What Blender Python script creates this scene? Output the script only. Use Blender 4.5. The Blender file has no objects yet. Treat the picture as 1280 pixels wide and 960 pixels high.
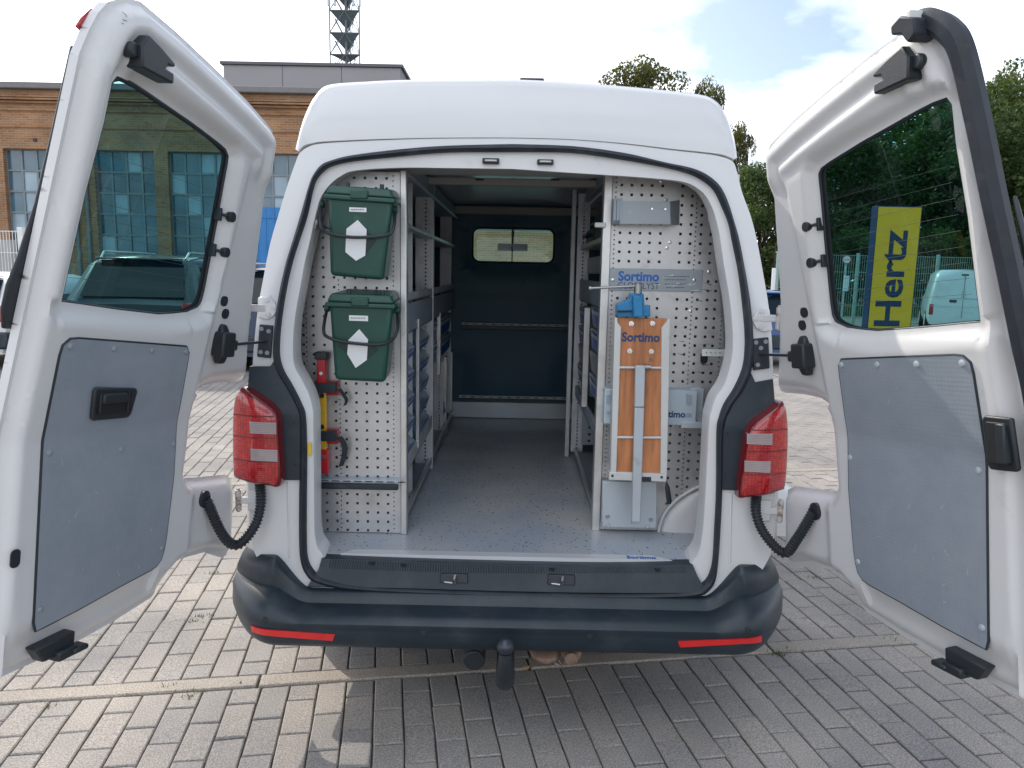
import bpy, bmesh, math, random
import numpy as np
from mathutils import Vector, Matrix
random.seed(7); np.random.seed(7)
SC = bpy.context.scene
COL = SC.collection
R = math.radians

# ------------------------------------------------------------------ camera
F_PX, CX, CY, CZ, YAW, PIT, ROL = 942.56, .0081, -2.3593, 1.5085, -.0027, .1465, .0199
_fw = np.array([math.sin(YAW)*math.cos(PIT), math.cos(YAW)*math.cos(PIT), -math.sin(PIT)])
_r = np.cross(_fw, [0, 0, 1]); _r /= np.linalg.norm(_r); _u = np.cross(_r, _fw)
_rr = _r*math.cos(ROL)+_u*math.sin(ROL); _uu = _u*math.cos(ROL)-_r*math.sin(ROL)
CAMP = np.array([CX, CY, CZ])
cd = bpy.data.cameras.new('camera'); cam = bpy.data.objects.new('camera', cd); COL.objects.link(cam)
cd.sensor_width = 36; cd.lens = F_PX/1280*36; cd.clip_start = .05; cd.clip_end = 2000
cam.matrix_world = Matrix(((_rr[0], _uu[0], -_fw[0], CX), (_rr[1], _uu[1], -_fw[1], CY), (_rr[2], _uu[2], -_fw[2], CZ), (0, 0, 0, 1)))
SC.camera = cam

# ------------------------------------------------------------------ light
SUN = Vector((-.80, 1.0, 1.02)).normalized()
ld = bpy.data.lights.new('sun', 'SUN'); lo = bpy.data.objects.new('sun', ld); COL.objects.link(lo)
ld.energy = 2.5; ld.angle = R(.6); ld.color = (1, .93, .82)
lo.rotation_euler = SUN.to_track_quat('Z', 'Y').to_euler()
lo.location = (-8, 10, 12)
W = bpy.data.worlds.new('World'); SC.world = W; W.use_nodes = True
nt = W.node_tree; N = nt.nodes; LK = nt.links
for n in list(N): N.remove(n)
out = N.new('ShaderNodeOutputWorld')
sky = N.new('ShaderNodeTexSky'); sky.sky_type = 'NISHITA'; sky.sun_disc = False
sky.sun_elevation = math.asin(SUN.z); sky.sun_rotation = math.atan2(SUN.x, SUN.y)
sky.air_density = 1.0; sky.dust_density = 2.6; sky.ozone_density = 1.3
bg = N.new('ShaderNodeBackground'); bg.inputs[1].default_value = .15
LK.new(sky.outputs[0], bg.inputs[0])
tc = N.new('ShaderNodeTexCoord'); sep = N.new('ShaderNodeSeparateXYZ'); LK.new(tc.outputs['Generated'], sep.inputs[0])
add = N.new('ShaderNodeMath'); add.operation = 'ADD'; add.inputs[1].default_value = .22; LK.new(sep.outputs[2], add.inputs[0])
dv = N.new('ShaderNodeVectorMath'); dv.operation = 'DIVIDE'; LK.new(tc.outputs['Generated'], dv.inputs[0])
cmb = N.new('ShaderNodeCombineXYZ')
for i in range(3): LK.new(add.outputs[0], cmb.inputs[i])
LK.new(cmb.outputs[0], dv.inputs[1])
mp = N.new('ShaderNodeMapping'); mp.inputs['Location'].default_value = (3.05, 1.25, 0); mp.inputs['Scale'].default_value = (1, 1, .3)
LK.new(dv.outputs[0], mp.inputs[0])
nz = N.new('ShaderNodeTexNoise'); nz.inputs['Scale'].default_value = 1.15; nz.inputs['Detail'].default_value = 9; nz.inputs['Roughness'].default_value = .52
LK.new(mp.outputs[0], nz.inputs['Vector'])
rmp = N.new('ShaderNodeValToRGB'); rmp.color_ramp.elements[0].position = .42; rmp.color_ramp.elements[1].position = .54
LK.new(nz.outputs[0], rmp.inputs[0])
nz2 = N.new('ShaderNodeTexNoise'); nz2.inputs['Scale'].default_value = 2.3; nz2.inputs['Detail'].default_value = 6
LK.new(mp.outputs[0], nz2.inputs['Vector'])
rc = N.new('ShaderNodeValToRGB'); rc.color_ramp.elements[0].position = .3; rc.color_ramp.elements[0].color = (.84, .90, 1.0, 1)
rc.color_ramp.elements[1].position = .5; rc.color_ramp.elements[1].color = (.95, .98, 1.04, 1)
LK.new(nz2.outputs[0], rc.inputs[0])
bc = N.new('ShaderNodeBackground'); bc.inputs[1].default_value = 1.45; LK.new(rc.outputs[0], bc.inputs[0])
mxs = N.new('ShaderNodeMixShader'); LK.new(rmp.outputs[0], mxs.inputs[0]); LK.new(bg.outputs[0], mxs.inputs[1]); LK.new(bc.outputs[0], mxs.inputs[2])
LK.new(mxs.outputs[0], out.inputs[0])
SC.view_settings.view_transform = 'Standard'; SC.view_settings.look = 'None'
SC.view_settings.exposure = 0.48; SC.view_settings.gamma = 1
SC.cycles.max_bounces = 10; SC.cycles.diffuse_bounces = 5; SC.cycles.transparent_max_bounces = 12
SC.cycles.use_denoising = True

# ------------------------------------------------------------------ measuring helpers (photo pixel -> point on a plane of the place)
def ray(u, v): return _fw+_rr*(u-640)/F_PX-_uu*(v-480)/F_PX
def onz(u, v, z=0.): d = ray(u, v); return CAMP+d*(z-CZ)/d[2]
def ony(u, v, y): d = ray(u, v); return CAMP+d*(y-CY)/d[1]
def onx(u, v, x): d = ray(u, v); return CAMP+d*(x-CX)/d[0]
RK = .1485/(1.914-1.05)
def prof(z): return RK*(z-1.05)*(1 if z > 1.05 else 0)
def rs(u, v, off=0.):           # on the raked rear plane of the van
    p = ony(u, v, off)
    if p[2] > 1.05:
        d = ray(u, v); t = (RK*(CZ-1.05)+off-CY)/(d[1]-RK*d[2]); p = CAMP+t*d
    return p
def rotm(ax, a):
    return np.array(Matrix.Rotation(a, 3, Vector(ax)))
XH, YH = .8712, -.0024
OPEN = {-1: .2327, 1: .2662}
def hinge(s):
    a = np.array([-s*math.tan(.0774), .0032, 1.]); o = np.array([s*XH, YH, .8])
    return o, rotm(a, (math.pi/2+OPEN[s])*s)
def door_world(s, p):
    o, M = hinge(s); return M@(np.array(p)-o)+o

# ------------------------------------------------------------------ materials
MATS = {}
def nodes(name):
    m = bpy.data.materials.new(name); m.use_nodes = True
    t = m.node_tree; b = t.nodes['Principled BSDF']
    return m, t, b
def mat(name, col, rough=.5, metal=0., var=.08, vscale=6., bump=0., bscale=80., coat=0., spec=.5, dirt=None, dscale=3., dthr=(.55, .75), stretch=(1, 1, 1), emit=None, rvar=.0, bdist=.01):
    if name in MATS: return MATS[name]
    m, t, b = nodes(name); n = t.nodes; l = t.links
    b.inputs['Roughness'].default_value = rough; b.inputs['Metallic'].default_value = metal
    b.inputs['Specular IOR Level'].default_value = spec
    b.inputs['Coat Weight'].default_value = coat; b.inputs['Coat Roughness'].default_value = .06
    tcn = n.new('ShaderNodeTexCoord'); mpn = n.new('ShaderNodeMapping'); mpn.inputs['Scale'].default_value = stretch
    l.new(tcn.outputs['Object'], mpn.inputs[0])
    nn = n.new('ShaderNodeTexNoise'); nn.inputs['Scale'].default_value = vscale; nn.inputs['Detail'].default_value = 5; l.new(mpn.outputs[0], nn.inputs['Vector'])
    r = n.new('ShaderNodeValToRGB'); r.color_ramp.elements[0].position = .3; r.color_ramp.elements[1].position = .7
    r.color_ramp.elements[0].color = [c*(1-var) for c in col]+[1]; r.color_ramp.elements[1].color = [min(1, c*(1+var)) for c in col]+[1]
    l.new(nn.outputs[0], r.inputs[0]); src = r.outputs[0]
    if dirt:
        n2 = n.new('ShaderNodeTexNoise'); n2.inputs['Scale'].default_value = dscale; n2.inputs['Detail'].default_value = 8; n2.inputs['Roughness'].default_value = .65; l.new(mpn.outputs[0], n2.inputs['Vector'])
        r2 = n.new('ShaderNodeValToRGB'); r2.color_ramp.elements[0].position = dthr[0]; r2.color_ramp.elements[1].position = dthr[1]
        r2.color_ramp.elements[0].color = (0, 0, 0, 1); r2.color_ramp.elements[1].color = (1, 1, 1, 1); l.new(n2.outputs[0], r2.inputs[0])
        mx = n.new('ShaderNodeMixRGB'); l.new(r2.outputs[0], mx.inputs[0]); l.new(src, mx.inputs[1]); mx.inputs[2].default_value = list(dirt)+[1]; src = mx.outputs[0]
    l.new(src, b.inputs['Base Color'])
    if rvar:
        mr = n.new('ShaderNodeMapRange'); mr.inputs['To Min'].default_value = max(0, rough-rvar); mr.inputs['To Max'].default_value = min(1, rough+rvar)
        l.new(nn.outputs[0], mr.inputs[0]); l.new(mr.outputs[0], b.inputs['Roughness'])
    if bump:
        nb = n.new('ShaderNodeTexNoise'); nb.inputs['Scale'].default_value = bscale; nb.inputs['Detail'].default_value = 4; l.new(mpn.outputs[0], nb.inputs['Vector'])
        bp = n.new('ShaderNodeBump'); bp.inputs['Strength'].default_value = bump; bp.inputs['Distance'].default_value = bdist; l.new(nb.outputs[0], bp.inputs['Height']); l.new(bp.outputs[0], b.inputs['Normal'])
    if emit: b.inputs['Emission Color'].default_value = list(emit)+[1]; b.inputs['Emission Strength'].default_value = 1
    MATS[name] = m; return m
def glass(name, col, refl=.09, rough=.0):
    m, t, b = nodes(name); n = t.nodes; l = t.links; n.remove(b)
    tr = n.new('ShaderNodeBsdfTransparent'); tr.inputs[0].default_value = list(col)+[1]
    gl = n.new('ShaderNodeBsdfGlossy'); gl.inputs['Roughness'].default_value = rough; gl.inputs[0].default_value = (.9, 1, .97, 1)
    fr = n.new('ShaderNodeFresnel'); fr.inputs[0].default_value = 1.45
    ml = n.new('ShaderNodeMath'); ml.operation = 'MULTIPLY'; ml.inputs[1].default_value = refl/.04; l.new(fr.outputs[0], ml.inputs[0]); ml.use_clamp = True
    mx = n.new('ShaderNodeMixShader'); l.new(ml.outputs[0], mx.inputs[0]); l.new(tr.outputs[0], mx.inputs[1]); l.new(gl.outputs[0], mx.inputs[2])
    l.new(mx.outputs[0], n['Material Output'].inputs[0]); return m
PAINT = mat('white_paint', (.64, .648, .652), .28, var=.02, vscale=2, coat=.5, dirt=(.62, .57, .50), dscale=7, dthr=(.62, .92))
PAINTIN = mat('white_inner_paint', (.645, .645, .643), .34, var=.03, vscale=3, coat=.25, dirt=(.50, .43, .36), dscale=9, dthr=(.62, .95))
BLACK = mat('black_plastic', (.018, .024, .030), .42, var=.2, bump=.08, bscale=300)
RUBBER = mat('black_rubber', (.020, .026, .036), .55, var=.25, vscale=20, dirt=(.08, .09, .10), dscale=14, dthr=(.55, .9))
BUMPER = mat('grey_bumper_plastic', (.015, .026, .037), .40, var=.12, vscale=4, bump=.05, bscale=500, dirt=(.06, .07, .08), dscale=5, dthr=(.5, .9), rvar=.08)
ALU = mat('aluminium', (.62, .62, .61), .36, .75, var=.08, vscale=9, dirt=(.40, .40, .40), dscale=16, dthr=(.5, .9), rvar=.1)
ALUD = mat('dull_aluminium', (.54, .56, .58), .45, .3, var=.1, vscale=9, dirt=(.30, .30, .30), dscale=12, dthr=(.5, .9))
ZINC = mat('galvanised_panel', (.54, .54, .54), .36, .55, var=.10, vscale=5, dirt=(.36, .36, .37), dscale=13, dthr=(.55, .82), rvar=.12, bump=.03, bscale=6)
GREYM = mat('grey_coated_metal', (.30, .33, .36), .42, .3, var=.06, dirt=(.5, .5, .5), dscale=20, dthr=(.62, .8))
LGREY = mat('pale_grey_metal', (.46, .51, .55), .38, .25, var=.05, dirt=(.25, .25, .24), dscale=14, dthr=(.6, .85))
SHELFG = mat('shelf_grey_metal', (.29, .34, .39), .45, .15, var=.08)
BULK = mat('dark_bulkhead_plastic', (.022, .080, .120), .5, var=.12, vscale=3, bump=.05, bscale=200)
GREEN = mat('green_plastic', (.010, .066, .050), .36, var=.12, vscale=7, dirt=(.10, .17, .14), dscale=11, dthr=(.62, .85))
WHITEP = mat('white_label', (.78, .79, .80), .5, var=.02)
DKGREEN = mat('dark_green_mark', (.010, .035, .028), .5)
RED = mat('red_plastic', (.50, .02, .03), .35, var=.1)
YEL = mat('yellow_paint', (.72, .42, .02), .35, var=.08, dirt=(.35, .2, .05), dscale=20)
WOOD = mat('plywood', (.46, .18, .070), .5, var=.32, vscale=5, stretch=(9, 9, 1.1), dirt=(.22, .09, .04), dscale=6, dthr=(.58, .8), bump=.05, bscale=40)
VICE = mat('blue_vice_paint', (.012, .17, .36), .35, var=.15, bump=.15, bscale=60)
STEEL = mat('bare_steel', (.40, .40, .39), .35, .9, var=.12)
SORT = mat('blue_lettering', (.010, .11, .42), .4)
NAVY = mat('navy_lettering', (.014, .045, .14), .45)
CHR = mat('bright_screw', (.72, .72, .72), .25, .9)
FLAG = mat('sign_yellow', (1.0, .49, .008), .45, var=.03)
SIGNB = mat('sign_blue_dark', (.012, .03, .09), .45)
PLUGM = mat('pale_plastic', (.55, .56, .54), .4)
GLASS = glass('tinted_door_glass', (.22, .47, .50), .05)
CLEAR = glass('clear_windscreen', (.66, .88, .85), .03)
def lensmat(name, col):
    m = mat(name, col, .12, var=.12, vscale=18, coat=.9, bump=.35, bscale=110, bdist=.004); return m
def red_lens():
    m, t, b = nodes('red_lens'); n = t.nodes; l = t.links; tcn = n.new('ShaderNodeTexCoord'); sp = n.new('ShaderNodeSeparateXYZ'); cb = n.new('ShaderNodeCombineXYZ'); l.new(tcn.outputs['Object'], sp.inputs[0]); l.new(sp.outputs[0], cb.inputs[0]); l.new(sp.outputs[2], cb.inputs[1])
    br = n.new('ShaderNodeTexBrick'); br.offset = 0; br.inputs['Scale'].default_value = 1; br.inputs['Brick Width'].default_value = .011; br.inputs['Row Height'].default_value = .0065; br.inputs['Mortar Size'].default_value = .0009
    br.inputs['Color1'].default_value = (.36, .007, .010, 1); br.inputs['Color2'].default_value = (.62, .016, .020, 1); br.inputs['Mortar'].default_value = (.24, .004, .007, 1); l.new(cb.outputs[0], br.inputs['Vector']); l.new(br.outputs[0], b.inputs['Base Color'])
    b.inputs['Roughness'].default_value = .16; b.inputs['Coat Weight'].default_value = 1; b.inputs['Coat Roughness'].default_value = .03
    bp = n.new('ShaderNodeBump'); bp.inputs['Strength'].default_value = .4; bp.inputs['Distance'].default_value = .002; l.new(br.outputs[0], bp.inputs['Height']); l.new(bp.outputs[0], b.inputs['Normal']); return m
REDL = red_lens(); REDD = mat('deep_red_lens', (.16, .006, .010), .12, coat=.9)
WHITL = lensmat('clear_lens', (.42, .36, .365)); REFL = mat('red_reflector', (.68, .015, .015), .2, coat=.8, emit=None)

def door_panel_mat():
    m, t, b = nodes('embossed_grey_sheet'); n = t.nodes; l = t.links
    tcn = n.new('ShaderNodeTexCoord'); v = n.new('ShaderNodeTexVoronoi'); v.inputs['Scale'].default_value = 95; v.inputs['Randomness'].default_value = .12
    l.new(tcn.outputs['Object'], v.inputs['Vector'])
    bp = n.new('ShaderNodeBump'); bp.inputs['Strength'].default_value = .30; bp.inputs['Distance'].default_value = .002; bp.invert = True; l.new(v.outputs['Distance'], bp.inputs['Height']); l.new(bp.outputs[0], b.inputs['Normal'])
    nn = n.new('ShaderNodeTexNoise'); nn.inputs['Scale'].default_value = 7; nn.inputs['Detail'].default_value = 8; nn.inputs['Roughness'].default_value = .7; l.new(tcn.outputs['Object'], nn.inputs['Vector'])
    r = n.new('ShaderNodeValToRGB'); e = r.color_ramp.elements; e[0].position = .35; e[0].color = (.29, .335, .385, 1); e[1].position = .66; e[1].color = (.345, .385, .43, 1)
    x = r.color_ramp.elements.new(.78); x.color = (.42, .44, .46, 1); l.new(nn.outputs[0], r.inputs[0]); l.new(r.outputs[0], b.inputs['Base Color'])
    b.inputs['Roughness'].default_value = .42; b.inputs['Metallic'].default_value = .25; return m
PANEL = door_panel_mat()
def floor_mat():
    m, t, b = nodes('flecked_vinyl'); n = t.nodes; l = t.links
    tcn = n.new('ShaderNodeTexCoord'); mpn = n.new('ShaderNodeMapping'); mpn.inputs['Scale'].default_value = (1, .55, 1); mpn.inputs['Rotation'].default_value = (0, 0, .5); l.new(tcn.outputs['Object'], mpn.inputs[0])
    def ramp(src, a, c, c0, c1):
        r = n.new('ShaderNodeValToRGB'); r.color_ramp.elements[0].position = a; r.color_ramp.elements[1].position = c; r.color_ramp.elements[0].color = c0; r.color_ramp.elements[1].color = c1; l.new(src, r.inputs[0]); return r.outputs[0]
    n1 = n.new('ShaderNodeTexNoise'); n1.inputs['Scale'].default_value = 2.6; n1.inputs['Detail'].default_value = 4; l.new(tcn.outputs['Object'], n1.inputs['Vector'])
    base = ramp(n1.outputs[0], .36, .62, (.36, .405, .47, 1), (.50, .50, .50, 1))
    v = n.new('ShaderNodeTexNoise'); v.inputs['Scale'].default_value = 95; v.inputs['Detail'].default_value = 1; l.new(mpn.outputs[0], v.inputs['Vector'])
    fl = ramp(v.outputs[0], .675, .70, (0, 0, 0, 1), (1, 1, 1, 1))
    mx = n.new('ShaderNodeMixRGB'); l.new(fl, mx.inputs[0]); l.new(base, mx.inputs[1]); mx.inputs[2].default_value = (.05, .06, .09, 1)
    mp2 = n.new('ShaderNodeMapping'); mp2.inputs['Rotation'].default_value = (0, 0, .25); mp2.inputs['Scale'].default_value = (30, 2.2, 1); l.new(tcn.outputs['Object'], mp2.inputs[0])
    s = n.new('ShaderNodeTexNoise'); s.inputs['Scale'].default_value = 2.5; s.inputs['Detail'].default_value = 6; l.new(mp2.outputs[0], s.inputs['Vector'])
    sc_ = ramp(s.outputs[0], .66, .74, (0, 0, 0, 1), (.6, .6, .6, 1))
    mx2 = n.new('ShaderNodeMixRGB'); l.new(sc_, mx2.inputs[0]); l.new(mx.outputs[0], mx2.inputs[1]); mx2.inputs[2].default_value = (.42, .42, .42, 1)
    l.new(mx2.outputs[0], b.inputs['Base Color']); b.inputs['Roughness'].default_value = .36
    return m
VINYL = floor_mat()
def paver_mat(name, tint=(1, 1, 1), sheet=False):
    m, t, b = nodes(name); n = t.nodes; l = t.links
    g = n.new('ShaderNodeNewGeometry'); oi = n.new('ShaderNodeObjectInfo')
    def noise(s, d=3):
        q = n.new('ShaderNodeTexNoise'); q.inputs['Scale'].default_value = s; q.inputs['Detail'].default_value = d; l.new(g.outputs['Position'], q.inputs['Vector']); return q.outputs[0]
    def ramp(src, a, c, c0, c1):
        r = n.new('ShaderNodeValToRGB'); r.color_ramp.elements[0].position = a; r.color_ramp.elements[1].position = c; r.color_ramp.elements[0].color = c0; r.color_ramp.elements[1].color = c1; l.new(src, r.inputs[0]); return r.outputs[0]
    T = lambda c: [c[i]*tint[i] for i in range(3)]+[1]
    a = ramp(noise(210, 2), .38, .66, T((.195, .188, .183)), T((.38, .36, .34)))
    s2 = ramp(noise(520, 1), .66, .72, (0, 0, 0, 1), (.75, .75, .75, 1))
    mx = n.new('ShaderNodeMixRGB'); l.new(s2, mx.inputs[0]); l.new(a, mx.inputs[1]); mx.inputs[2].default_value = (.52, .49, .46, 1)
    big = ramp(noise(1.7, 8), .32, .68, (.72, .72, .73, 1), (1.14, 1.11, 1.06, 1))
    m2 = n.new('ShaderNodeMixRGB'); m2.blend_type = 'MULTIPLY'; m2.inputs[0].default_value = 1; l.new(mx.outputs[0], m2.inputs[1]); l.new(big, m2.inputs[2])
    m3 = n.new('ShaderNodeMixRGB'); m3.blend_type = 'MULTIPLY'; m3.inputs[0].default_value = 1; l.new(m2.outputs[0], m3.inputs[1])
    if sheet:
        br = n.new('ShaderNodeTexBrick'); mp_ = n.new('ShaderNodeMapping'); mp_.inputs['Rotation'].default_value = (0, 0, math.pi/2-PHI); l.new(g.outputs['Position'], mp_.inputs[0]); l.new(mp_.outputs[0], br.inputs['Vector'])
        br.inputs['Scale'].default_value = 1; br.inputs['Brick Width'].default_value = .2; br.inputs['Row Height'].default_value = .1; br.inputs['Mortar Size'].default_value = .005
        br.inputs['Color1'].default_value = (.93, .93, .93, 1); br.inputs['Color2'].default_value = (1.08, 1.06, 1.04, 1); br.inputs['Mortar'].default_value = (.35, .33, .3, 1)
        l.new(br.outputs[0], m3.inputs[2])
    else:
        l.new(ramp(oi.outputs['Random'], 0, 1, (.90, .91, .925, 1), (1.09, 1.06, 1.03, 1)), m3.inputs[2])
    l.new(m3.outputs[0], b.inputs['Base Color']); b.inputs['Roughness'].default_value = .85
    bp = n.new('ShaderNodeBump'); bp.inputs['Strength'].default_value = .5; bp.inputs['Distance'].default_value = .004; l.new(noise(260, 3), bp.inputs['Height']); l.new(bp.outputs[0], b.inputs['Normal'])
    return m
PHI = R(9.5)
PAVER = paver_mat('concrete_paver'); KERBM = paver_mat('kerb_concrete', (1.15, 1.1, 1.02)); PAVSHEET = paver_mat('far_paving', (1, .98, .95), True)
JOINT = mat('sandy_joint', (.075, .067, .056), .95, var=.3, vscale=20, dirt=(.10, .10, .03), dscale=4, dthr=(.52, .7), bump=.3, bscale=200)

# ------------------------------------------------------------------ mesh helpers
def link(name, me, parent=None, m=None, bevel=0, smooth=35, seg=2):
    o = bpy.data.objects.new(name, me); COL.objects.link(o)
    if m is not None:
        for x in (m if isinstance(m, (list, tuple)) else [m]): me.materials.append(x)
    if parent is not None: o.parent = parent; o.matrix_parent_inverse = Matrix.Translation(-Vector(parent['_base'])) if '_base' in parent.keys() else Matrix()
    if bevel:
        md = o.modifiers.new('bevel', 'BEVEL'); md.width = bevel; md.segments = seg; md.limit_method = 'ANGLE'; md.angle_limit = R(38)
    if smooth:
        me.shade_smooth(); me.set_sharp_from_angle(angle=R(smooth))
    return o
class MB:
    def __init__(s): s.v = []; s.f = []; s.mi = []
    def add(s, vs, fs, mi=0):
        k = len(s.v); s.v += [tuple(float(c) for c in p) for p in vs]; s.f += [tuple(i+k for i in f) for f in fs]; s.mi += [mi]*len(fs); return s
    def box(s, a, b, mi=0, M=None):
        x0, y0, z0 = [min(a[i], b[i]) for i in range(3)]; x1, y1, z1 = [max(a[i], b[i]) for i in range(3)]
        vs = [(x0, y0, z0), (x1, y0, z0), (x1, y1, z0), (x0, y1, z0), (x0, y0, z1), (x1, y0, z1), (x1, y1, z1), (x0, y1, z1)]
        if M is not None: vs = [M@Vector(p) for p in vs]
        return s.add(vs, [(0, 3, 2, 1), (4, 5, 6, 7), (0, 1, 5, 4), (1, 2, 6, 5), (2, 3, 7, 6), (3, 0, 4, 7)], mi)
    def hexa(s, bot, top, mi=0):   # four points below, four above
        return s.add(list(bot)+list(top), [(0, 3, 2, 1), (4, 5, 6, 7), (0, 1, 5, 4), (1, 2, 6, 5), (2, 3, 7, 6), (3, 0, 4, 7)], mi)
    def prism(s, poly, ext, mi=0):
        n = len(poly); e = np.array(ext, float); a = [np.array(p, float) for p in poly]
        return s.add(a+[p+e for p in a], [tuple(range(n-1, -1, -1)), tuple(range(n, 2*n))]+[(i, (i+1) % n, n+(i+1) % n, n+i) for i in range(n)], mi)
    def tube(s, path, r, n=8, mi=0, closed=False, caps=True):
        P = [Vector(p) for p in path]; m = len(P); rs_ = r if hasattr(r, '__len__') else [r]*m
        vs = []; up = None
        for i in range(m):
            a = P[i-1] if (i > 0 or closed) else P[i]; b = P[(i+1) % m] if (i < m-1 or closed) else P[i]
            t = (b-a).normalized()
            if up is None: up = Vector((0, 0, 1)) if abs(t.z) < .9 else Vector((1, 0, 0))
            x = up.cross(t).normalized(); y = t.cross(x); up = y
            for k in range(n):
                q = 2*math.pi*k/n; vs.append(P[i]+x*math.cos(q)*rs_[i]+y*math.sin(q)*rs_[i])
        fs = []
        for i in range(m if closed else m-1):
            j = (i+1) % m
            for k in range(n): fs.append((i*n+k, i*n+(k+1) % n, j*n+(k+1) % n, j*n+k))
        if caps and not closed: fs += [tuple(range(n-1, -1, -1)), tuple((m-1)*n+k for k in range(n))]
        return s.add(vs, fs, mi)
    def cyl(s, a, b, r, n=16, mi=0, r2=None): return s.tube([a, b], [r, r if r2 is None else r2], n, mi)
    def grid(s, rows, mi=0, flip=False):
        h = len(rows); w = len(rows[0]); vs = [p for r_ in rows for p in r_]; fs = []
        for i in range(h-1):
            for j in range(w-1):
                q = (i*w+j, i*w+j+1, (i+1)*w+j+1, (i+1)*w+j); fs.append(q[::-1] if flip else q)
        return s.add(vs, fs, mi)
    def sphere(s, c, r, nu=14, nv=8, mi=0, v0=-90, v1=90):
        r = r if hasattr(r, '__len__') else (r, r, r)
        rows = [[(c[0]+r[0]*math.cos(R(v0+(v1-v0)*i/nv))*math.cos(2*math.pi*j/nu), c[1]+r[1]*math.cos(R(v0+(v1-v0)*i/nv))*math.sin(2*math.pi*j/nu), c[2]+r[2]*math.sin(R(v0+(v1-v0)*i/nv))) for j in range(nu+1)] for i in range(nv+1)]
        return s.grid(rows, mi)
    def mesh(s, name, weld=False):
        me = bpy.data.meshes.new(name); me.from_pydata(s.v, [], s.f)
        me.polygons.foreach_set('material_index', s.mi)
        if weld:
            b = bmesh.new(); b.from_mesh(me); bmesh.ops.remove_doubles(b, verts=b.verts, dist=1e-5); bmesh.ops.recalc_face_normals(b, faces=b.faces); b.to_mesh(me); b.free()
        me.update(); return me
    def build(s, name, m, parent=None, bevel=0, smooth=35, weld=False, seg=2): return link(name, s.mesh(name, weld), parent, m, bevel, smooth, seg)
def thing(name, label, cat, loc=(0, 0, 0), rz=0, group=None):
    o = bpy.data.objects.new(name, None); COL.objects.link(o); o.location = loc; o.rotation_euler = (0, 0, rz)
    o['label'] = label; o['category'] = cat
    if group: o['group'] = group
    o['_base'] = [0., 0., 0.]; o.empty_display_size = .2
    return o
def wthing(name, label, cat, base, group=None):      # parts given in world coordinates
    o = thing(name, label, cat, base, 0, group); o['_base'] = [float(c) for c in base]; return o
def tag(o, label, cat, group=None):
    o['label'] = label; o['category'] = cat
    if group: o['group'] = group
    return o
def kind(o, k): o['kind'] = k; return o
def resample(pts, n, closed=False):
    P = [np.array(p, float) for p in pts]
    if closed: P = P+[P[0]]
    d = np.cumsum([0]+[np.linalg.norm(P[i+1]-P[i]) for i in range(len(P)-1)]); o = []
    for t in np.linspace(0, d[-1], n, endpoint=not closed):
        i = min(np.searchsorted(d, t, 'right')-1, len(P)-2); f = (t-d[i])/max(1e-9, d[i+1]-d[i]); o.append(P[i]*(1-f)+P[i+1]*f)
    return o
def crom(pts, k=6, closed=False):       # smooth curve through points
    P = [np.array(p, float) for p in pts]; n = len(P); o = []
    for i in range(n if closed else n-1):
        a, b, c, d = (P[(i-1) % n] if closed or i > 0 else P[i], P[i], P[(i+1) % n], P[(i+2) % n] if closed or i+2 < n else P[i+1])
        for j in range(k):
            t = j/k; o.append(.5*((2*b)+(c-a)*t+(2*a-5*b+4*c-d)*t*t+(3*b-a-3*c+d)*t**3))
    if not closed: o.append(P[-1])
    return o
def rrect(x0, z0, x1, z1, r, n=5):
    o = []
    for cx_, cz_, a0 in ((x1-r, z1-r, 0), (x0+r, z1-r, 90), (x0+r, z0+r, 180), (x1-r, z0+r, 270)):
        for i in range(n+1):
            a = R(a0+90*i/n); o.append((cx_+r*math.cos(a), cz_+r*math.sin(a)))
    return o
def pbox(mb, y, u0, v0, u1, v1, dep, mi=0):    # box whose front (y) spans the given photo corners
    a = ony(u0, v0, y); b = ony(u1, v1, y); return mb.box((a[0], y, a[2]), (b[0], y+dep, b[2]), mi)
def text(name, s, origin, dx, dz, width, height, depth, m, parent, bold=0., condensed=1):
    cu = bpy.data.curves.new(name, 'FONT'); cu.body = s; cu.size = 1; cu.offset = bold; cu.extrude = .0; cu.resolution_u = 3; cu.space_character = condensed
    o = bpy.data.objects.new(name+'_tmp', cu); COL.objects.link(o)
    dg = bpy.context.evaluated_depsgraph_get(); me = bpy.data.meshes.new_from_object(o.evaluated_get(dg)); bpy.data.objects.remove(o)
    n = len(me.vertices); co = np.zeros(n*3); me.vertices.foreach_get('co', co); co = co.reshape(-1, 3)
    lo_, hi = co.min(0), co.max(0); co = (co-lo_)/np.maximum(hi-lo_, 1e-9)
    dx = np.array(dx, float); dz = np.array(dz, float); nrm = np.cross(dx, dz)
    w = np.array(origin)+np.outer(co[:, 0]*width, dx)+np.outer(co[:, 1]*height, dz)
    fs = [tuple(p.vertices) for p in me.polygons]; bpy.data.meshes.remove(me)
    mb = MB(); mb.add(list(w+nrm*depth), fs)
    # side walls so the letters have body
    ec = {}
    for f in fs:
        for a, b in zip(f, f[1:]+f[:1]):
            k = (min(a, b), max(a, b)); ec.setdefault(k, []).append((a, b))
    b0 = len(w); mb.v += [tuple(p) for p in w]
    for k, l_ in ec.items():
        if len(l_) == 1: a, b = l_[0]; mb.f.append((b, a, b0+a, b0+b)); mb.mi.append(0)
    return mb.build(name, m, parent, smooth=0)
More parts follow.
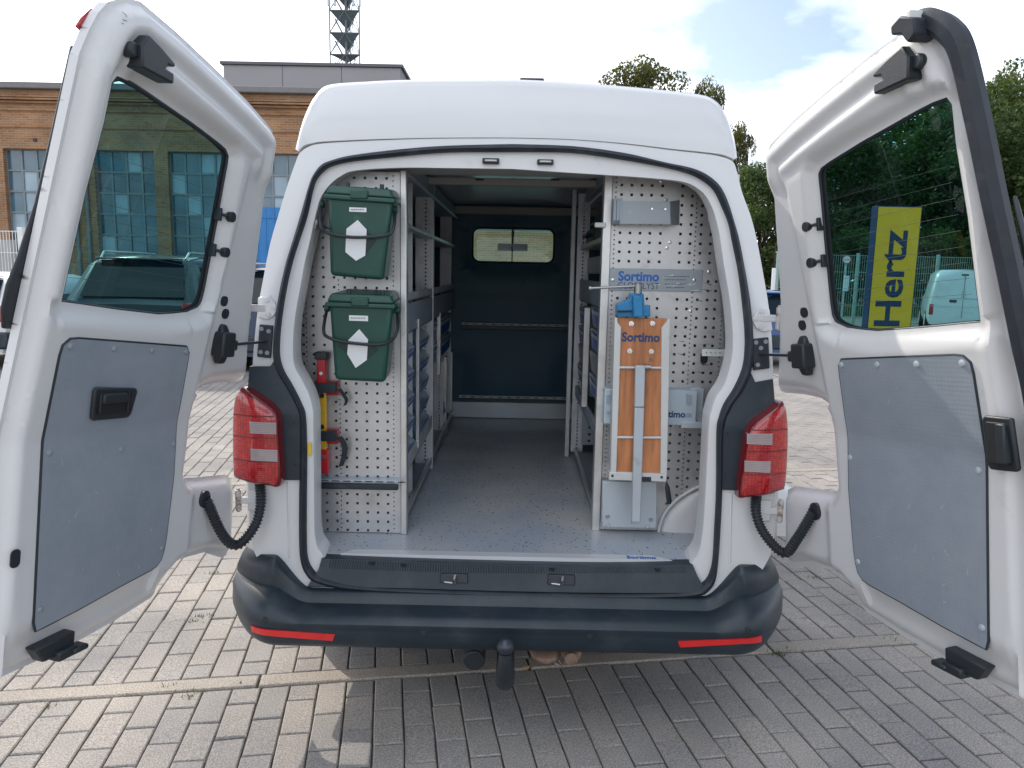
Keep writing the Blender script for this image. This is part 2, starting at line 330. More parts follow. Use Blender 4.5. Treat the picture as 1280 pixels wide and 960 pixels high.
def sheet(outline, holes, fy, step=.02, zs=None):
    """A triangulated outline in x-z, cut along a grid, lifted by fy(x,z). Returns a bmesh."""
    b = bmesh.new()
    for lp in [outline]+holes:
        vs = [b.verts.new((p[0], 0, p[1])) for p in lp]
        for i in range(len(vs)): b.edges.new((vs[i], vs[(i+1) % len(vs)]))
    bmesh.ops.triangle_fill(b, use_beauty=True, use_dissolve=False, edges=b.edges[:], normal=(0, 1, 0))
    xs = [p[0] for p in outline]; zz = [p[1] for p in outline]
    for q in np.arange(min(xs)+step, max(xs), step): bmesh.ops.bisect_plane(b, geom=b.verts[:]+b.edges[:]+b.faces[:], plane_co=(q, 0, 0), plane_no=(1, 0, 0), dist=1e-6)
    for q in np.arange(min(zz)+step, max(zz), step): bmesh.ops.bisect_plane(b, geom=b.verts[:]+b.edges[:]+b.faces[:], plane_co=(0, 0, q), plane_no=(0, 0, 1), dist=1e-6)
    bmesh.ops.dissolve_degenerate(b, dist=1e-5, edges=b.edges[:])
    for v in b.verts: v.co.y = fy(v.co.x, v.co.z)
    return b
def sdist(px, pz, loop):     # unsigned distance from many points to a loop
    d = np.full(len(px), 9.); L_ = np.array(loop); A = L_; B = np.roll(L_, -1, 0)
    for a, b in zip(A, B):
        ab = b-a; t = np.clip(((px-a[0])*ab[0]+(pz-a[1])*ab[1])/max(1e-12, ab@ab), 0, 1)
        d = np.minimum(d, np.hypot(px-a[0]-t*ab[0], pz-a[1]-t*ab[1]))
    return d
def sstep(a, b, x): t = np.clip((x-a)/(b-a), 0, 1); return t*t*(3-2*t)
# ================================================================== SETTING
e1 = np.array([math.cos(PHI), math.sin(PHI), 0]); e2 = np.array([-math.sin(PHI), math.cos(PHI), 0])
def uv(u, v, z=0.): return e1*u+e2*v+np.array([0, 0, z])
def flat(name, poly, z, m): 
    mb = MB(); mb.add([(p[0], p[1], z) for p in poly], [tuple(range(len(poly)))]); return kind(mb.build(name, m, smooth=0), 'structure')
ASPH = mat('asphalt', (.055, .056, .058), .9, var=.2, vscale=40, bump=.3, bscale=150)
flat('ground', [(-600, -60), (600, -60), (600, 900), (-600, 900)], -.03, mat('worn_yard_ground', (.17, .16, .14), .95, var=.2, vscale=.6))
flat('paved_yard', [uv(-60, -30)[:2], uv(60, -30)[:2], uv(60, 31)[:2], uv(-60, 31)[:2]], -.016, PAVSHEET)
flat('road', [(-2, 33), (160, 20), (160, 46), (-2, 59)], -.012, ASPH)
pave = flat('pavement', [uv(-5.2, -1.25)[:2], uv(5.6, -1.25)[:2], uv(5.6, 9.3)[:2], uv(-5.2, 9.3)[:2]], -.009, JOINT)
def paver_mesh(L_, W_):
    mb = MB(); h = .0035; c = .004; a, b = L_/2-.0026, W_/2-.0026
    z0, z1 = -.012, 0
    vs = [(-b, -a, z0), (b, -a, z0), (b, a, z0), (-b, a, z0), (-b, -a, z1-h), (b, -a, z1-h), (b, a, z1-h), (-b, a, z1-h), (-b+c, -a+c, z1), (b-c, -a+c, z1), (b-c, a-c, z1), (-b+c, a-c, z1)]
    fs = [(8, 9, 10, 11)]+[(i, (i+1) % 4, 4+(i+1) % 4, 4+i) for i in range(4)]+[(4+i, 4+(i+1) % 4, 8+(i+1) % 4, 8+i) for i in range(4)]
    mb.add(vs, fs); me = mb.mesh('paver'); me.materials.append(PAVER); return me, vs, fs
PM = {k: paver_mesh(k, .101) for k in (.2, .1)}
KV0, KV1, K2 = .335, .418, 3.02
def projpx(P):
    d = np.array(P)-CAMP; z = d@_fw; return 640+F_PX*(d@_rr)/z, 480-F_PX*(d@_uu)/z, z
def seen(P):
    x, y, z = projpx(P)
    if z < .3 or not (-25 < x < 1305 and 440 < y < 985): return False
    if 305 < x < 965 and y < 806: return False
    if x < 205: return y > 853-x*.55-12
    if x < 305: return 475 < y < 600 or y > 688
    if x > 1065: return y > 738+(x-1065)*.67-12
    if x > 965: return 490 < y < 612 or y > 708
    return True
cells = []
for k in range(-52, 54):
    uc = .065+.101*k+.0505; half = (k % 2 == 0)
    for v_start, sgn, vend in ((KV0-.004, -1, -1.2), (KV1+.004, 1, K2-.005), (K2+.09, 1, 9.25)):
        v = v_start; first = True
        while (v > vend if sgn < 0 else v < vend-.05):
            L_ = .1 if (half and first) else .2
            if sgn > 0 and v+L_ > vend+.02: L_ = .1
            if sgn > 0 and v+L_ > vend+.02: break
            first = False; vc = v+sgn*L_/2; v += sgn*L_; cells.append((uc, vc, L_))
vis = []; rest = []
for c in cells:
    P = uv(c[0], c[1]); (vis if seen(P) else rest).append((np.linalg.norm(P-CAMP), c))
vis.sort(key=lambda q: q[0]*(1 if q[1][2] > .15 else 1.12)); rest += vis[296:]; vis = vis[:296]
for d_, (u_, v_, L_) in vis:
    o = bpy.data.objects.new('paver', PM[L_][0]); COL.objects.link(o); o.parent = pave
    p = uv(u_, v_, random.uniform(-.002, .002)); o.location = p
    o.rotation_euler = (random.gauss(0, .010), random.gauss(0, .012), PHI+random.gauss(0, .009))
pv = {}
mbp = MB()
for d_, (u_, v_, L_) in rest:
    me, vs, fs = PM[L_]; z = random.uniform(-.0015, .0015)
    mbp.add([uv(u_+q[0], v_+q[1], q[2]+z) for q in vs], fs)
kind(mbp.build('paver_field', PAVER, pave, smooth=0), 'stuff')
def kerb(vc0, vc1, u0, joints, lab):
    for i in range(len(joints)-1):
        a, b = joints[i]+.004, joints[i+1]-.004; h = .004
        mb = MB(); w0, w1 = vc0+.003, vc1-.003
        mb.hexa([uv(a, w0, -.05), uv(b, w0, -.05), uv(b, w1, -.05), uv(a, w1, -.05)], [uv(a, w0, h), uv(b, w0, h), uv(b, w1, h), uv(a, w1, h)])
        mb.build('kerb_stone', KERBM, pave, bevel=.006)
kerb(KV0, KV1, 0, [.15+1.01*i for i in range(-4, 5)], '')
kerb(K2, K2+.085, 0, [.4+1.01*i for i in range(-5, 5)], '')
# weeds growing in the joints
mb = MB()
WEEDM = mat('weed_green', (.12, .13, .03), .7, var=.4, vscale=30)
for (px_, py_) in [(972, 816), (978, 820), (235, 872), (160, 868), (205, 858), (240, 776), (250, 770), (268, 716), (1020, 722), (1118, 800), (60, 882), (300, 855), (246, 866), (985, 812)]:
    c = onz(px_, py_)
    for i in range(16):
        a = random.uniform(0, 6.28); r_ = abs(random.gauss(0, .018)); q = c+np.array([math.cos(a)*r_*1.6, math.sin(a)*r_*.7, -.004]); h = random.uniform(.006, .02); a2 = random.uniform(0, 6.28); w_ = .0035
        t = np.array([math.cos(a2), math.sin(a2), 0]); mb.add([q-t*w_, q+t*w_, q+np.array([random.gauss(0, .008), random.gauss(0, .008), h])], [(0, 1, 2)])
kind(mb.build('joint_weeds', WEEDM, smooth=0), 'stuff')
mb = MB(); q = onz(657, 836); mb.add([q+np.array([-.016, -.006, .006]), q+np.array([.014, -.008, .006]), q+np.array([.017, .004, .012]), q+np.array([-.013, .007, .008])], [(0, 1, 2, 3)])
tag(link('dry_leaf', mb.mesh('dry_leaf'), None, mat('dry_leaf_orange', (.55, .28, .10), .7), smooth=0), 'small orange dry leaf lying in the kerb joint beside the tow bar', 'leaf')

# ================================================================== VAN
van = wthing('van', 'white panel van seen from behind with both rear doors wide open', 'van', (0, 0, 0))
def P_(l, off=0.): return [rs(u, v, off) for u, v in l]
SL = [(640,180),(560,182),(500,186.5),(440,194),(414,200.5),(402,206),(392,219),(386,234),(377,265),(366,302),(358.5,326),(351,358),(345,395),(342,430),(342.5,450),(349,468),(358,483),(369,503),(375,522),(375,575),(374,625),(374,675),(376,700),(382,716),(394,727),(430,736),(500,741),(640,746)]
TL = [(640,190),(560,190.5),(500,195.5),(442,201.5),(417,207),(406,213),(396,224),(390.5,240),(384,270),(373.5,302),(366,326),(358.5,358),(352.5,395),(349.5,427),(350,448),(355.5,465),(365,481),(376,503),(382,522),(383.5,575),(383,625),(383,675),(384.5,698),(391,712),(402,720),(436,728),(500,733),(640,738)]
WL = [(640,211),(560,210),(500,209.5),(445,213),(426,220),(412,231),(402,245),(397,258),(391,283),(387,302),(381,327),(375,360),(368.5,397),(366,430),(367.5,456),(377,475),(386,493),(391,513),(391.5,530),(392,575),(392.5,625),(393,663),(396,682),(401,690),(411,702),(440,709),(500,713),(640,716)]
SR = [(640,180),(715,182.5),(780,191),(830,202.5),(865,210),(885,219),(900,232.5),(910,252.5),(917.5,277.5),(924,300),(931,337),(937.5,375),(941,412),(942,440),(939,465),(927.5,490),(915,507),(907,522),(904,540),(902.5,612),(900,665),(897.5,700),(894,725),(886,738),(872,745),(830,748),(760,748),(640,746)]
TR = [(640,190),(715,191),(780,200),(830,209),(860,217),(877,225),(892,237.5),(902,257.5),(911,280),(915,300),(922.5,337),(927.5,375),(931,412),(931,440),(927.5,462),(917.5,485),(905,505),(899,522),(896,540),(895.5,612),(893,665),(891,700),(886,719),(878,729),(866,736),(830,739),(760,740),(640,738)]
WR = [(640,211),(715,216),(780,220),(830,224),(855,227.5),(870,234),(882.5,245),(892.5,265),(899,290),(901,303),(906,337),(912.5,375),(916,412),(916,440),(911,465),(905,482),(895,497),(889,515),(886.5,532),(883,600),(880,650),(876,682),(871,695),(866,701),(860,707),(830,712),(760,715),(640,716)]
BL = [(640,172),(560,172),(500,173),(440,175),(402,177),(386,180),(373,188),(366,204),(357,229),(346,265),(336,300),(327,345),(320,385),(315,430),(313,455),(311,480),(309,500),(307,520),(305,540),(303,580),(304,625),(307,675),(318,702),(332,718),(345,735),(370,748),(480,756),(640,762)]
BR = [(640,172),(715,174),(780,179),(840,186),(880,190),(902,193),(918,199),(923,213),(929,237),(941,270),(949,302),(957,345),(963,380),(967,420),(969,455),(971,480),(973,500),(975,520),(976,540),(977,580),(976,630),(974,680),(962,707),(950,722),(936,738),(910,752),(800,760),(640,762)]
def loop(l, r, off=0., sub=4):
    a = crom(P_(l, off), sub); b = crom(P_(r, off), sub); return a+b[::-1][1:-1]     # closed loop starting at the top centre, going left
def toward(a, b, t): return [p*(1-t)+q*t for p, q in zip(a, b)]
S, T, Wn, B = loop(SL, SR), loop(TL, TR), loop(WL, WR, .012), loop(BL, BR, 0)
def shift(l, d, f=None): return [p+np.array(d) for p in l]
B2 = [p+np.array([0, .030, 0]) for p in B]
B1 = [s*.10+b*.90 for s, b in zip(S, B)]
mb = MB()
def rings(mb, rs_, mi=0, flip=False): mb.grid([list(r_)+[r_[0]] for r_ in rs_], mi, flip)
Si = [p+np.array([0, .012, 0]) for p in S]
rings(mb, [Si, S, toward(S, B1, .5), B1, B2])
cs = lambda p, y, k, dz=0: np.array([p[0]*k, y+max(0, prof(p[2])*.9), p[2]+dz])
ysec = [(.12, 1.012), (.4, 1.035), (1.2, 1.055), (3.3, 1.06)]
rings(mb, [B2]+[[cs(p, y, k) for p in B] for y, k in ysec])
# front end: cab, bonnet (out of sight behind the load space)
def frontprof(p, y, ztop): return np.array([p[0]*1.05*(1-.06*(y-3.3)), y, min(p[2], ztop)])
body = mb.build('body', PAINT, van, weld=True, smooth=50)
# roof cap
cap = [(373,188),(380,159),(390,132),(396,122),(405,112),(420,106),(460,103.2),(500,101.3),(570,100.4),(640,100.5),(715,104),(790,110),(840,115),(877,120),(892,127),(900,136),(907.5,152.5),(914.5,175),(918,199)]
capo = crom([rs(u, v, .075) for u, v in cap], 5)
sm0 = np.array(crom([rs(u, v, -.004) for u, v in [(372.5,189),(380,182),(390,179),(402,177),(440,175),(500,173),(560,172),(640,172),(715,174),(780,179),(840,186),(880,190),(902,193),(911,196),(918,199)]], 5)); seam = [np.array([np.clip(p[0]*1.0, sm0[0, 0], sm0[-1, 0]), 0, 0]) for p in capo]
for q in seam: q[1] = np.interp(q[0], sm0[:, 0], sm0[:, 1]); q[2] = np.interp(q[0], sm0[:, 0], sm0[:, 2])
seam[0], seam[-1] = sm0[0], sm0[-1]
mid = np.mean(capo, 0)
fa = []
for p in capo:
    q = p.copy(); q[2] = q[2]-.026*max(0, min(1, (q[2]-1.93)/.12)); q[0] *= .985; q[1] = rs(*projpx(p)[:2], -.004)[1]+.012; w_ = float(sstep(1.90, 2.02, p[2])); fa.append(q*w_+(p+np.array([0, -.03*(1-w_), 0]))*(1-w_))
mb = MB()
rows = [[p+np.array([0, .02, -.004]) for p in seam], seam]+[[s*(1-t)+f*t+np.array([0, -.012*math.sin(t*math.pi), 0]) for s, f in zip(seam, fa)] for t in (.25, .5, .75, .93)]+[fa]
rows += [[f*.6+c*.4+np.array([0, -.010, .006]) for f, c in zip(fa, capo)], capo, [p+np.array([0, .10, .010]) for p in capo], [np.array([p[0]*1.05, 1.2, p[2]+.03]) for p in capo], [np.array([p[0]*1.06, 3.0, p[2]+.01]) for p in capo], [np.array([p[0]*1.0, 3.75, min(p[2], 1.88)-.05]) for p in capo]]
mb.grid(rows)
roof = mb.build('roof_cap', PAINT, van, weld=True, smooth=50)
pbx = ony(665, 99, .9); mb = MB(); mb.box((pbx[0]-.05, .9, pbx[2]-.06), (pbx[0]+.05, 1.1, pbx[2]+.006)); mb.build('roof_aerial', BLACK, van, bevel=.004)
# bonnet, front and windscreen
mb = MB()
cabw = .93
for s in (-1, 1):
    mb.add([(s*cabw, 3.35, .3), (s*cabw, 3.35, 1.05), (s*.74, 3.35, 1.92), (s*.70, 3.75, 1.84), (s*.86, 4.35, 1.05), (s*.86, 4.85, .92), (s*.86, 4.9, .3)], [(0, 1, 4, 5, 6), (1, 2, 3), (1, 3, 4)] )
mb.add([(-.86, 4.35, 1.05), (.86, 4.35, 1.05), (.86, 4.85, .92), (-.86, 4.85, .92), (-.86, 4.9, .3), (.86, 4.9, .3)], [(0, 1, 2, 3), (3, 2, 5, 4)])
mb.box((-.72, 3.48, 1.835), (.72, 3.74, 1.86))
mb.build('cab_shell', PAINT, van, smooth=30)
mb = MB(); mb.add([(-.70, 3.76, 1.83), (.70, 3.76, 1.83), (.84, 4.34, 1.06), (-.84, 4.34, 1.06)], [(0, 1, 2, 3)]); mb.build('windscreen', CLEAR, van, smooth=0)
mb = MB(); mb.box((-.85, 3.6, .8), (.85, 4.3, 1.02)); mb.box((-.7, 3.3, 1.83), (.7, 3.62, 1.86)); mb.build('cab_lining', GREYM, van)
a = ony(622, 304, 3.55); b = ony(659.5, 314, 3.55); mb = MB(); mb.box((a[0], 3.55, a[2]), (b[0], 3.58, b[2])); mb.cyl(((a[0]+b[0])/2, 3.57, a[2]), ((a[0]+b[0])/2, 3.62, a[2]+.10), .012, 8); mb.build('rear_view_mirror', BLACK, van, bevel=.008)
# white inner flange and jamb
mb = MB()
Tn = [p*1.0+np.array([0, .008, 0]) for p in T]; c0 = np.array([0, 0, 1.2])
Wi = [np.array([p[0]*.995, p[1]+.012, p[2]]) for p in Wn]
Wj = [np.array([p[0]*1.01, .13+prof(p[2]), p[2]+(.012 if p[2] > 1.7 else 0)]) for p in Wn]
rings(mb, [Si, Tn, toward(Tn, Wn, .5), Wn, Wi, Wj])
jamb = mb.build('door_frame', PAINTIN, van, weld=True, smooth=45)
# rubber seal round the opening
mb = MB(); C_ = toward(S, T, .5); hw = [max(.004, np.linalg.norm(s-t)*.5) for s, t in zip(S, T)]
r1 = [s+np.array([0, .004, 0]) for s in S]; r2 = [s*.85+t*.15+np.array([0, -.014, 0]) for s, t in zip(S, T)]; r3 = [s*.45+t*.55+np.array([0, -.020, 0]) for s, t in zip(S, T)]; r4 = [s*.1+t*.9+np.array([0, -.012, 0]) for s, t in zip(S, T)]; r5 = [t+np.array([0, .012, 0]) for t in T]
rings(mb, [r1, r2, r3, r4, r5]); mb.build('door_seal', RUBBER, van, weld=True, smooth=60)
for u0, u1, v0, v1 in ((603, 624, 197.5, 204.5), (671.5, 692, 199, 205.5)):
    mb = MB(); p0 = rs(u0, v0, -.004); p1 = rs(u1, v1, -.004); mb.box((p0[0], p0[1]-.004, p0[2]), (p1[0], p0[1]+.02, p1[2])); o = mb.build('door_striker', BLACK, van, bevel=.003)
    mb = MB(); mb.box((p0[0]+.008, p0[1]-.010, (p0[2]+p1[2])/2-.003), (p1[0]-.008, p0[1]-.003, (p0[2]+p1[2])/2+.003)); mb.build('striker_bar', STEEL, o, bevel=.001)
# lamp surrounds, lamps
for s, trim, lamp, w1, w2 in ((-1, [(312,458),(338,458),(343,450),(350,468),(359,484),(370,504),(375.5,522),(375.5,575),(374.5,600),(330,600),(305,560),(309,500)], [(308,483.5),(322,489),(350,511),(354,540),(355.6,598.5),(340,600.5),(301,595.5),(294.5,587),(294.5,516),(302,490)], [(314,525.6),(348,527),(348,541),(315,540)], [(315.5,559),(349.5,561),(349.5,575),(316,573.5)]),
                             (1, [(966,474),(944,478),(939,467),(928,490),(915.5,507),(907.5,523),(904,540),(902.5,612),(925,613),(970,570),(968,500)], [(968,502),(962.5,507),(936,527),(927,550),(919,612),(927,615.5),(970,610),(979,602),(982,542),(976,505)], [(931,540.6),(963.5,540.6),(963,554.5),(931,553)], [(928,574),(961,575),(960.5,589),(928,587)])):
    tb = sheet([(p[0], p[2]) for p in (rs(u, v, -.008) for u, v in trim)], [], lambda x, z: prof(z)-.010, .03); ex_ = bmesh.ops.extrude_edge_only(tb, edges=[e for e in tb.edges if e.is_boundary])
    for g_ in ex_['geom']:
        if isinstance(g_, bmesh.types.BMVert): g_.co.y += .02
    bmesh.ops.recalc_face_normals(tb, faces=tb.faces); tm = bpy.data.meshes.new('lamp_surround'); tb.to_mesh(tm); tb.free(); o = link('lamp_surround', tm, van, BUMPER)
    for q in ([(106/4+340, 530), (112/4+340, 583)] if s < 0 else [(911.5, 542), (908, 596)]):
        mb = MB(); c = rs(*q, -.010); mb.cyl(c, c+np.array([0, -.003, 0]), .006, 12); mb.build('trim_clip', BLACK, o)
    lampo = [rs(u, v, 0) for u, v in lamp]; cen = np.mean(lampo, 0)
    mb = MB(); sm = resample(crom(lampo, 5, True), 56, True)
    def lampy(p): return -.046+.045*sstep(.79, .93, abs(p[0]))
    ring = lambda k, dy: [np.array([cen[0]+(p[0]-cen[0])*k, 0, cen[2]+(p[2]-cen[2])*k]) for p in sm]
    rr = []
    for k, dy in ((1.03, .06), (1.03, .006), (1.0, -.006), (.94, -.012), (.6, -.013), (.25, -.013)):
        rr.append([q+np.array([0, lampy(q)+dy, 0]) for q in ring(k, dy)])
    rings(mb, rr[:4], 1); rings(mb, rr[3:], 0); mb.add(rr[-1], [tuple(range(len(sm)))], 0)
    o = mb.build('tail_light', [REDL, REDD], van, weld=True, smooth=50)
    for w in (w1, w2):
        mb = MB(); q = [rs(u, v, -.04) for u, v in w]; hi_, lo2 = resample(q[:2], 9), resample([q[3], q[2]], 9); gr = [[np.array([p[0], lampy(p)+d_, p[2]]) for p in l_] for l_, d_ in ((hi_, .004), (hi_, -.0155), (lo2, -.0155), (lo2, .004))]; mb.grid(gr); rl = mb.build('reversing_lens', WHITL, o, weld=True); mb = MB()
        for f_ in np.linspace(.12, .88, 6): row = [h_*(1-f_)+l_*f_ for h_, l_ in zip(gr[1], gr[2])]; mb.grid([[p+np.array([0, -.0008, .0006]) for p in row], [p+np.array([0, -.0008, -.0006]) for p in row]])
        mb.build('lens_line', mat('lens_line_grey', (.22, .17, .17), .3), o, smooth=0)
    mb = MB()      # horizontal lens divisions
    for f_ in (.26, .49, .74):
        zz = lampo[0][2]*(1-f_)+min(p[2] for p in lampo)*f_; xs_ = [p[0] for p in sm if abs(p[2]-zz) < .02]
        if xs_:
            x0, x1 = cen[0]+(min(xs_)-cen[0])*.9, cen[0]+(max(xs_)-cen[0])*.9; row = [np.array([x, 0, zz]) for x in np.linspace(x0, x1, 8)]
            row = [p+np.array([0, lampy(p)-.0145, 0]) for p in row]; mb.grid([row, [p+np.array([0, 0, -.004]) for p in row]])
    mb.build('lens_rib', REDD, o, smooth=0)
    # lower quarter: moulded crease beside the seal
    mb = MB(); a = [(360, 602), (361, 650), (362, 697)] if s < 0 else [(914, 616), (913, 660), (912, 703)]
    mb.tube([rs(u, v, .001) for u, v in a], .005, 6); mb.build('body_crease', PAINT, van)
    # hinges, check plate
    hp = [(322,372),(336,369),(347,384),(343,394),(334,400),(322,396)] if s < 0 else [(962,386),(953,384),(939,398),(946,411),(955,415),(966,413)]
    mb = MB(); mb.prism([rs(u, v, -.010) for u, v in hp], (0, .012, 0)); o = mb.build('hinge_plate', PAINTIN, van, bevel=.003)
    for q in ([(334, 375), (342, 384), (335, 393)] if s < 0 else [(952, 389), (945, 398.5), (951, 408)]):
        mb = MB(); c = rs(*q, -.0105); mb.cyl(c, c+np.array([0, -.004, 0]), .0085, 10); mb.build('hinge_bolt', PAINTIN, o, bevel=.0015)
    for zc in (1.385, .765):
        mb = MB(); ax = np.array([s*XH-s*.0774*(zc-.8), YH-.008, zc])
        for i in range(3): mb.cyl(ax+np.array([0, 0, -.034+.023*i]), ax+np.array([0, 0, -.0125+.023*i]), .0095, 14)
        mb.cyl(ax+np.array([0, 0, -.038]), ax+np.array([0, 0, .040]), .0055, 10); hb_ = MB(); hb_.box(ax+np.array([-s*.055, -.001, -.012]), ax+np.array([-s*.003, .007, .010])); hb_.build('hinge_arm', PAINTIN, van, bevel=.002); mb.build('hinge', mat('hinge_metal', (.56, .53, .50), .45, .2, var=.1, dirt=(.22, .14, .10), dscale=45, dthr=(.48, .62)), van)
    if True:
        q = [(280, 622), (298, 618)] if s < 0 else None
        mb = MB(); zc = .765; mb.box((s*.845, -.01, zc-.035), (s*.80, .004, zc+.035)); mb.build('lower_hinge_plate', PAINTIN, van, bevel=.003)
    cp = [(324,405.5),(341,407),(338,448),(321,446)] if s < 0 else [(940,424),(961,421.5),(962.5,460.5),(942,463)]
    mb = MB(); mb.prism([rs(u, v, -.010) for u, v in cp], (0, .012, 0)); o = mb.build('check_plate', BLACK, van, bevel=.003)
    for q in ([(327, 411), (336, 414), (326, 440), (334, 441)] if s < 0 else [(945, 428), (957, 427), (947, 456), (951, 435)]):
        mb = MB(); c = rs(*q, -.0105); mb.cyl(c, c+np.array([0, -.003, 0]), .007, 10); mb.build('plate_bolt', GREYM, o)
# bumper: section swept round the rear
def bump_at(x):     # y offset of the bumper face along the width
    a = abs(x)/.925
    return .17*((a-.80)/.20)**2.2 if a > .80 else 0.
xs_ = np.concatenate([np.linspace(-.925, -.6, 30), np.linspace(-.55, .55, 14), np.linspace(.6, .925, 30)])
sec = [(.05, .468, 1), (-.008, .468, 1), (-.024, .461, 1), (-.034, .445, 1), (-.040, .434, 1), (-.050, .433, 1), (-.098, .425, 1), (-.118, .416, 1), (-.128, .404, 1), (-.127, .391, 1), (-.121, .382, 1), (-.121, .376, 1), (-.117, .352, 1), (-.108, .328, 1), (-.094, .312, 1), (-.06, .303, 1), (.06, .300, 1)]
rows = []
for x in xs_:
    dy = bump_at(x); a = abs(x)/.925; lift = 0; row = []
    for (y, z, w) in sec:
        topk = sstep(.645, .775, abs(x))
        zz = z+lift
        if z > .40: zz += topk*(z-.40)/.068*.112
        if z < .36: zz += .05*max(0, (a-.92)/.08)**2*(.36-z)/.06
        xx = x*(1-.03*max(0, (.40-z)/.10)**2) if z < .40 else x*(1-.035*max(0, (zz-.46)/.1)**1.5*sstep(.7, .9, abs(x)))
        row.append((xx, y+dy*(1-.45*topk*float(sstep(.41, .45, z)))-.016*topk*float(sstep(.43, .46, z))*(y < .04), zz))
    rows.append(row)
mb = MB(); mb.grid(rows, 0)
for r_ in (rows[0], rows[-1]): mb.add(r_, [tuple(range(len(r_)))])
bumper = mb.build('rear_bumper', BUMPER, van, weld=True, smooth=40)
def bump_y(x, z): return np.interp(z, [.303, .312, .328, .352, .376, .391, .404], [-.06, -.094, -.108, -.117, -.121, -.127, -.128])+bump_at(x)
for pts in ([(314, 781.5), (419, 792.5), (416, 800.5), (335, 794), (315, 789)], [(951.5, 794), (847, 801), (850, 808.5), (930, 804), (952, 801.5)]):
    top = [ony(*q, -.11) for q in pts]
    for it in range(4): top = [ony(*q, bump_y(p[0], p[2])) for q, p in zip(pts, top)]
    n = 16; up = resample([top[0], top[1]], n); dn = resample([top[4], top[3], top[2]], n); fr = []
    for l_ in (up, dn): fr.append([np.array([p[0], bump_y(p[0], p[2])-.004, p[2]]) for p in l_])
    mb = MB(); bk = [[p+np.array([0, .012, 0]) for p in l_] for l_ in fr]
    mb.grid([bk[0], fr[0], fr[1], bk[1], bk[0]]); mb.build('reflector', REFL, bumper, weld=True, smooth=40)
for q in ((330, 775.5), (530, 791), (737, 795), (936, 788)):
    p = ony(*q, -.11)
    for it in range(4): p = ony(*q, bump_y(p[0], p[2]))
    mb = MB(); c = np.array([p[0], bump_y(p[0], p[2]), p[2]]); mb.cyl(c+np.array([0, .003, 0]), c+np.array([0, -.0025, 0]), .011, 16); mb.build('parking_sensor', BLACK, bumper, bevel=.002)
# moulded triangular fold at each end of the bumper step
for s in (-1, 1):
    pass
# sill trim with ribs and latch recesses
mb = MB(); L0 = [(402, 698), (640, 706.5), (864, 706)]; 
top = [ony(u, v, .004) for u, v in [(402,698),(500,702),(640,706),(760,708),(866,706)]]; t2 = [ony(u, v, -.002) for u, v in [(398,712),(500,715),(640,719),(760,720),(872,720)]]; t3 = [ony(u, v, -.014) for u, v in [(384,733),(500,735),(640,739),(760,741),(884,741)]]; t4 = [p+np.array([0, .03, -.02]) for p in t3]
rows = [resample(crom(q, 5), 60) for q in ([p+np.array([0, .045, .002]) for p in top], top, t2, t3, t4)]; mb.grid(rows)
sill = mb.build('sill_trim', BUMPER, van, smooth=30)
mb = MB()
a_, b_ = rows[1], rows[2]
aa, bb = resample(a_, 150), resample(b_, 150)
for i in range(4, 146):
    p, q = aa[i], bb[i]; d = np.array([.0016, 0, 0]); nrm = np.array([0, -.001, .003])
    f0, f1 = .12, .85+.1*math.sin(i*.04)
    A, B_ = p*(1-f0)+q*f0, p*(1-f1)+q*f1
    mb.add([A-d, A+d, B_+d, B_-d, A+nrm, B_+nrm], [(0, 4, 5, 3), (4, 1, 2, 5)])
kind(mb.build('tread_ribs', BUMPER, sill, smooth=0), 'stuff')
for q in ((465, 703.5), (505, 706), (690, 711), (822, 711.5)):
    mb = MB(); c = ony(*q, .002); mb.cyl(c+np.array([0, 0, -.004]), c+np.array([0, -.001, .003]), .009, 12); mb.build('sill_screw', BLACK, sill)
for u0, v0, u1, v1 in ((550, 716.5, 585, 729.5), (684.5, 718, 719, 732)):
    mb = MB(); p = ony(u0, v0, -.006); q = ony(u1, v1, -.016); 
    mb.hexa([(p[0], -.0165, q[2]), (q[0], -.0165, q[2]), (q[0], .03, q[2]), (p[0], .03, q[2])], [(p[0]+.002, -.010, p[2]), (q[0]-.002, -.010, p[2]), (q[0], .03, p[2]), (p[0], .03, p[2])]); o = mb.build('latch_recess', BLACK, sill, bevel=.003)
    mb = MB(); xm = (p[0]+q[0])/2+.008; zm = (p[2]+q[2])/2; mb.tube([(xm-.004, -.016, zm+.013), (xm-.006, -.026, zm+.004), (xm-.004, -.020, zm-.012)], .0045, 8); mb.tube([(xm-.040, -.012, zm-.012), (xm-.012, -.018, zm-.013)], .004, 8); mb.build('latch_bar', STEEL, o)
# tow bar
mb = MB(); c = ony(632, 808, -.24); z0 = c[2]
b0 = ony(632, 862, -.24)
zb0 = ony(632, 866, -.20)[2]+.030; mb.tube([(c[0], .10, zb0+.06), (c[0], -.02, zb0+.02), (c[0], -.12, zb0), (c[0], -.20, zb0+.012), (c[0], -.24, zb0+.05), (c[0], -.24, z0-.022)], [.028, .028, .030, .030, .026, .019], 16)
tow = mb.build('tow_bar', BLACK, van, smooth=60)
mb = MB(); mb.sphere((c[0], -.24, z0), .027, 20, 12); mb.build('tow_ball', mat('greasy_ball', (.05, .06, .075), .3, .5), tow)
q = ony(593, 822, -.02); mb = MB(); mb.cyl((q[0], .06, q[2]+.004), (q[0], -.035, q[2]-.004), .036, 24); mb.box((q[0]-.03, -.03, q[2]+.02), (q[0]+.03, .05, .36)); mb.build('trailer_socket', BLACK, van, bevel=.004)
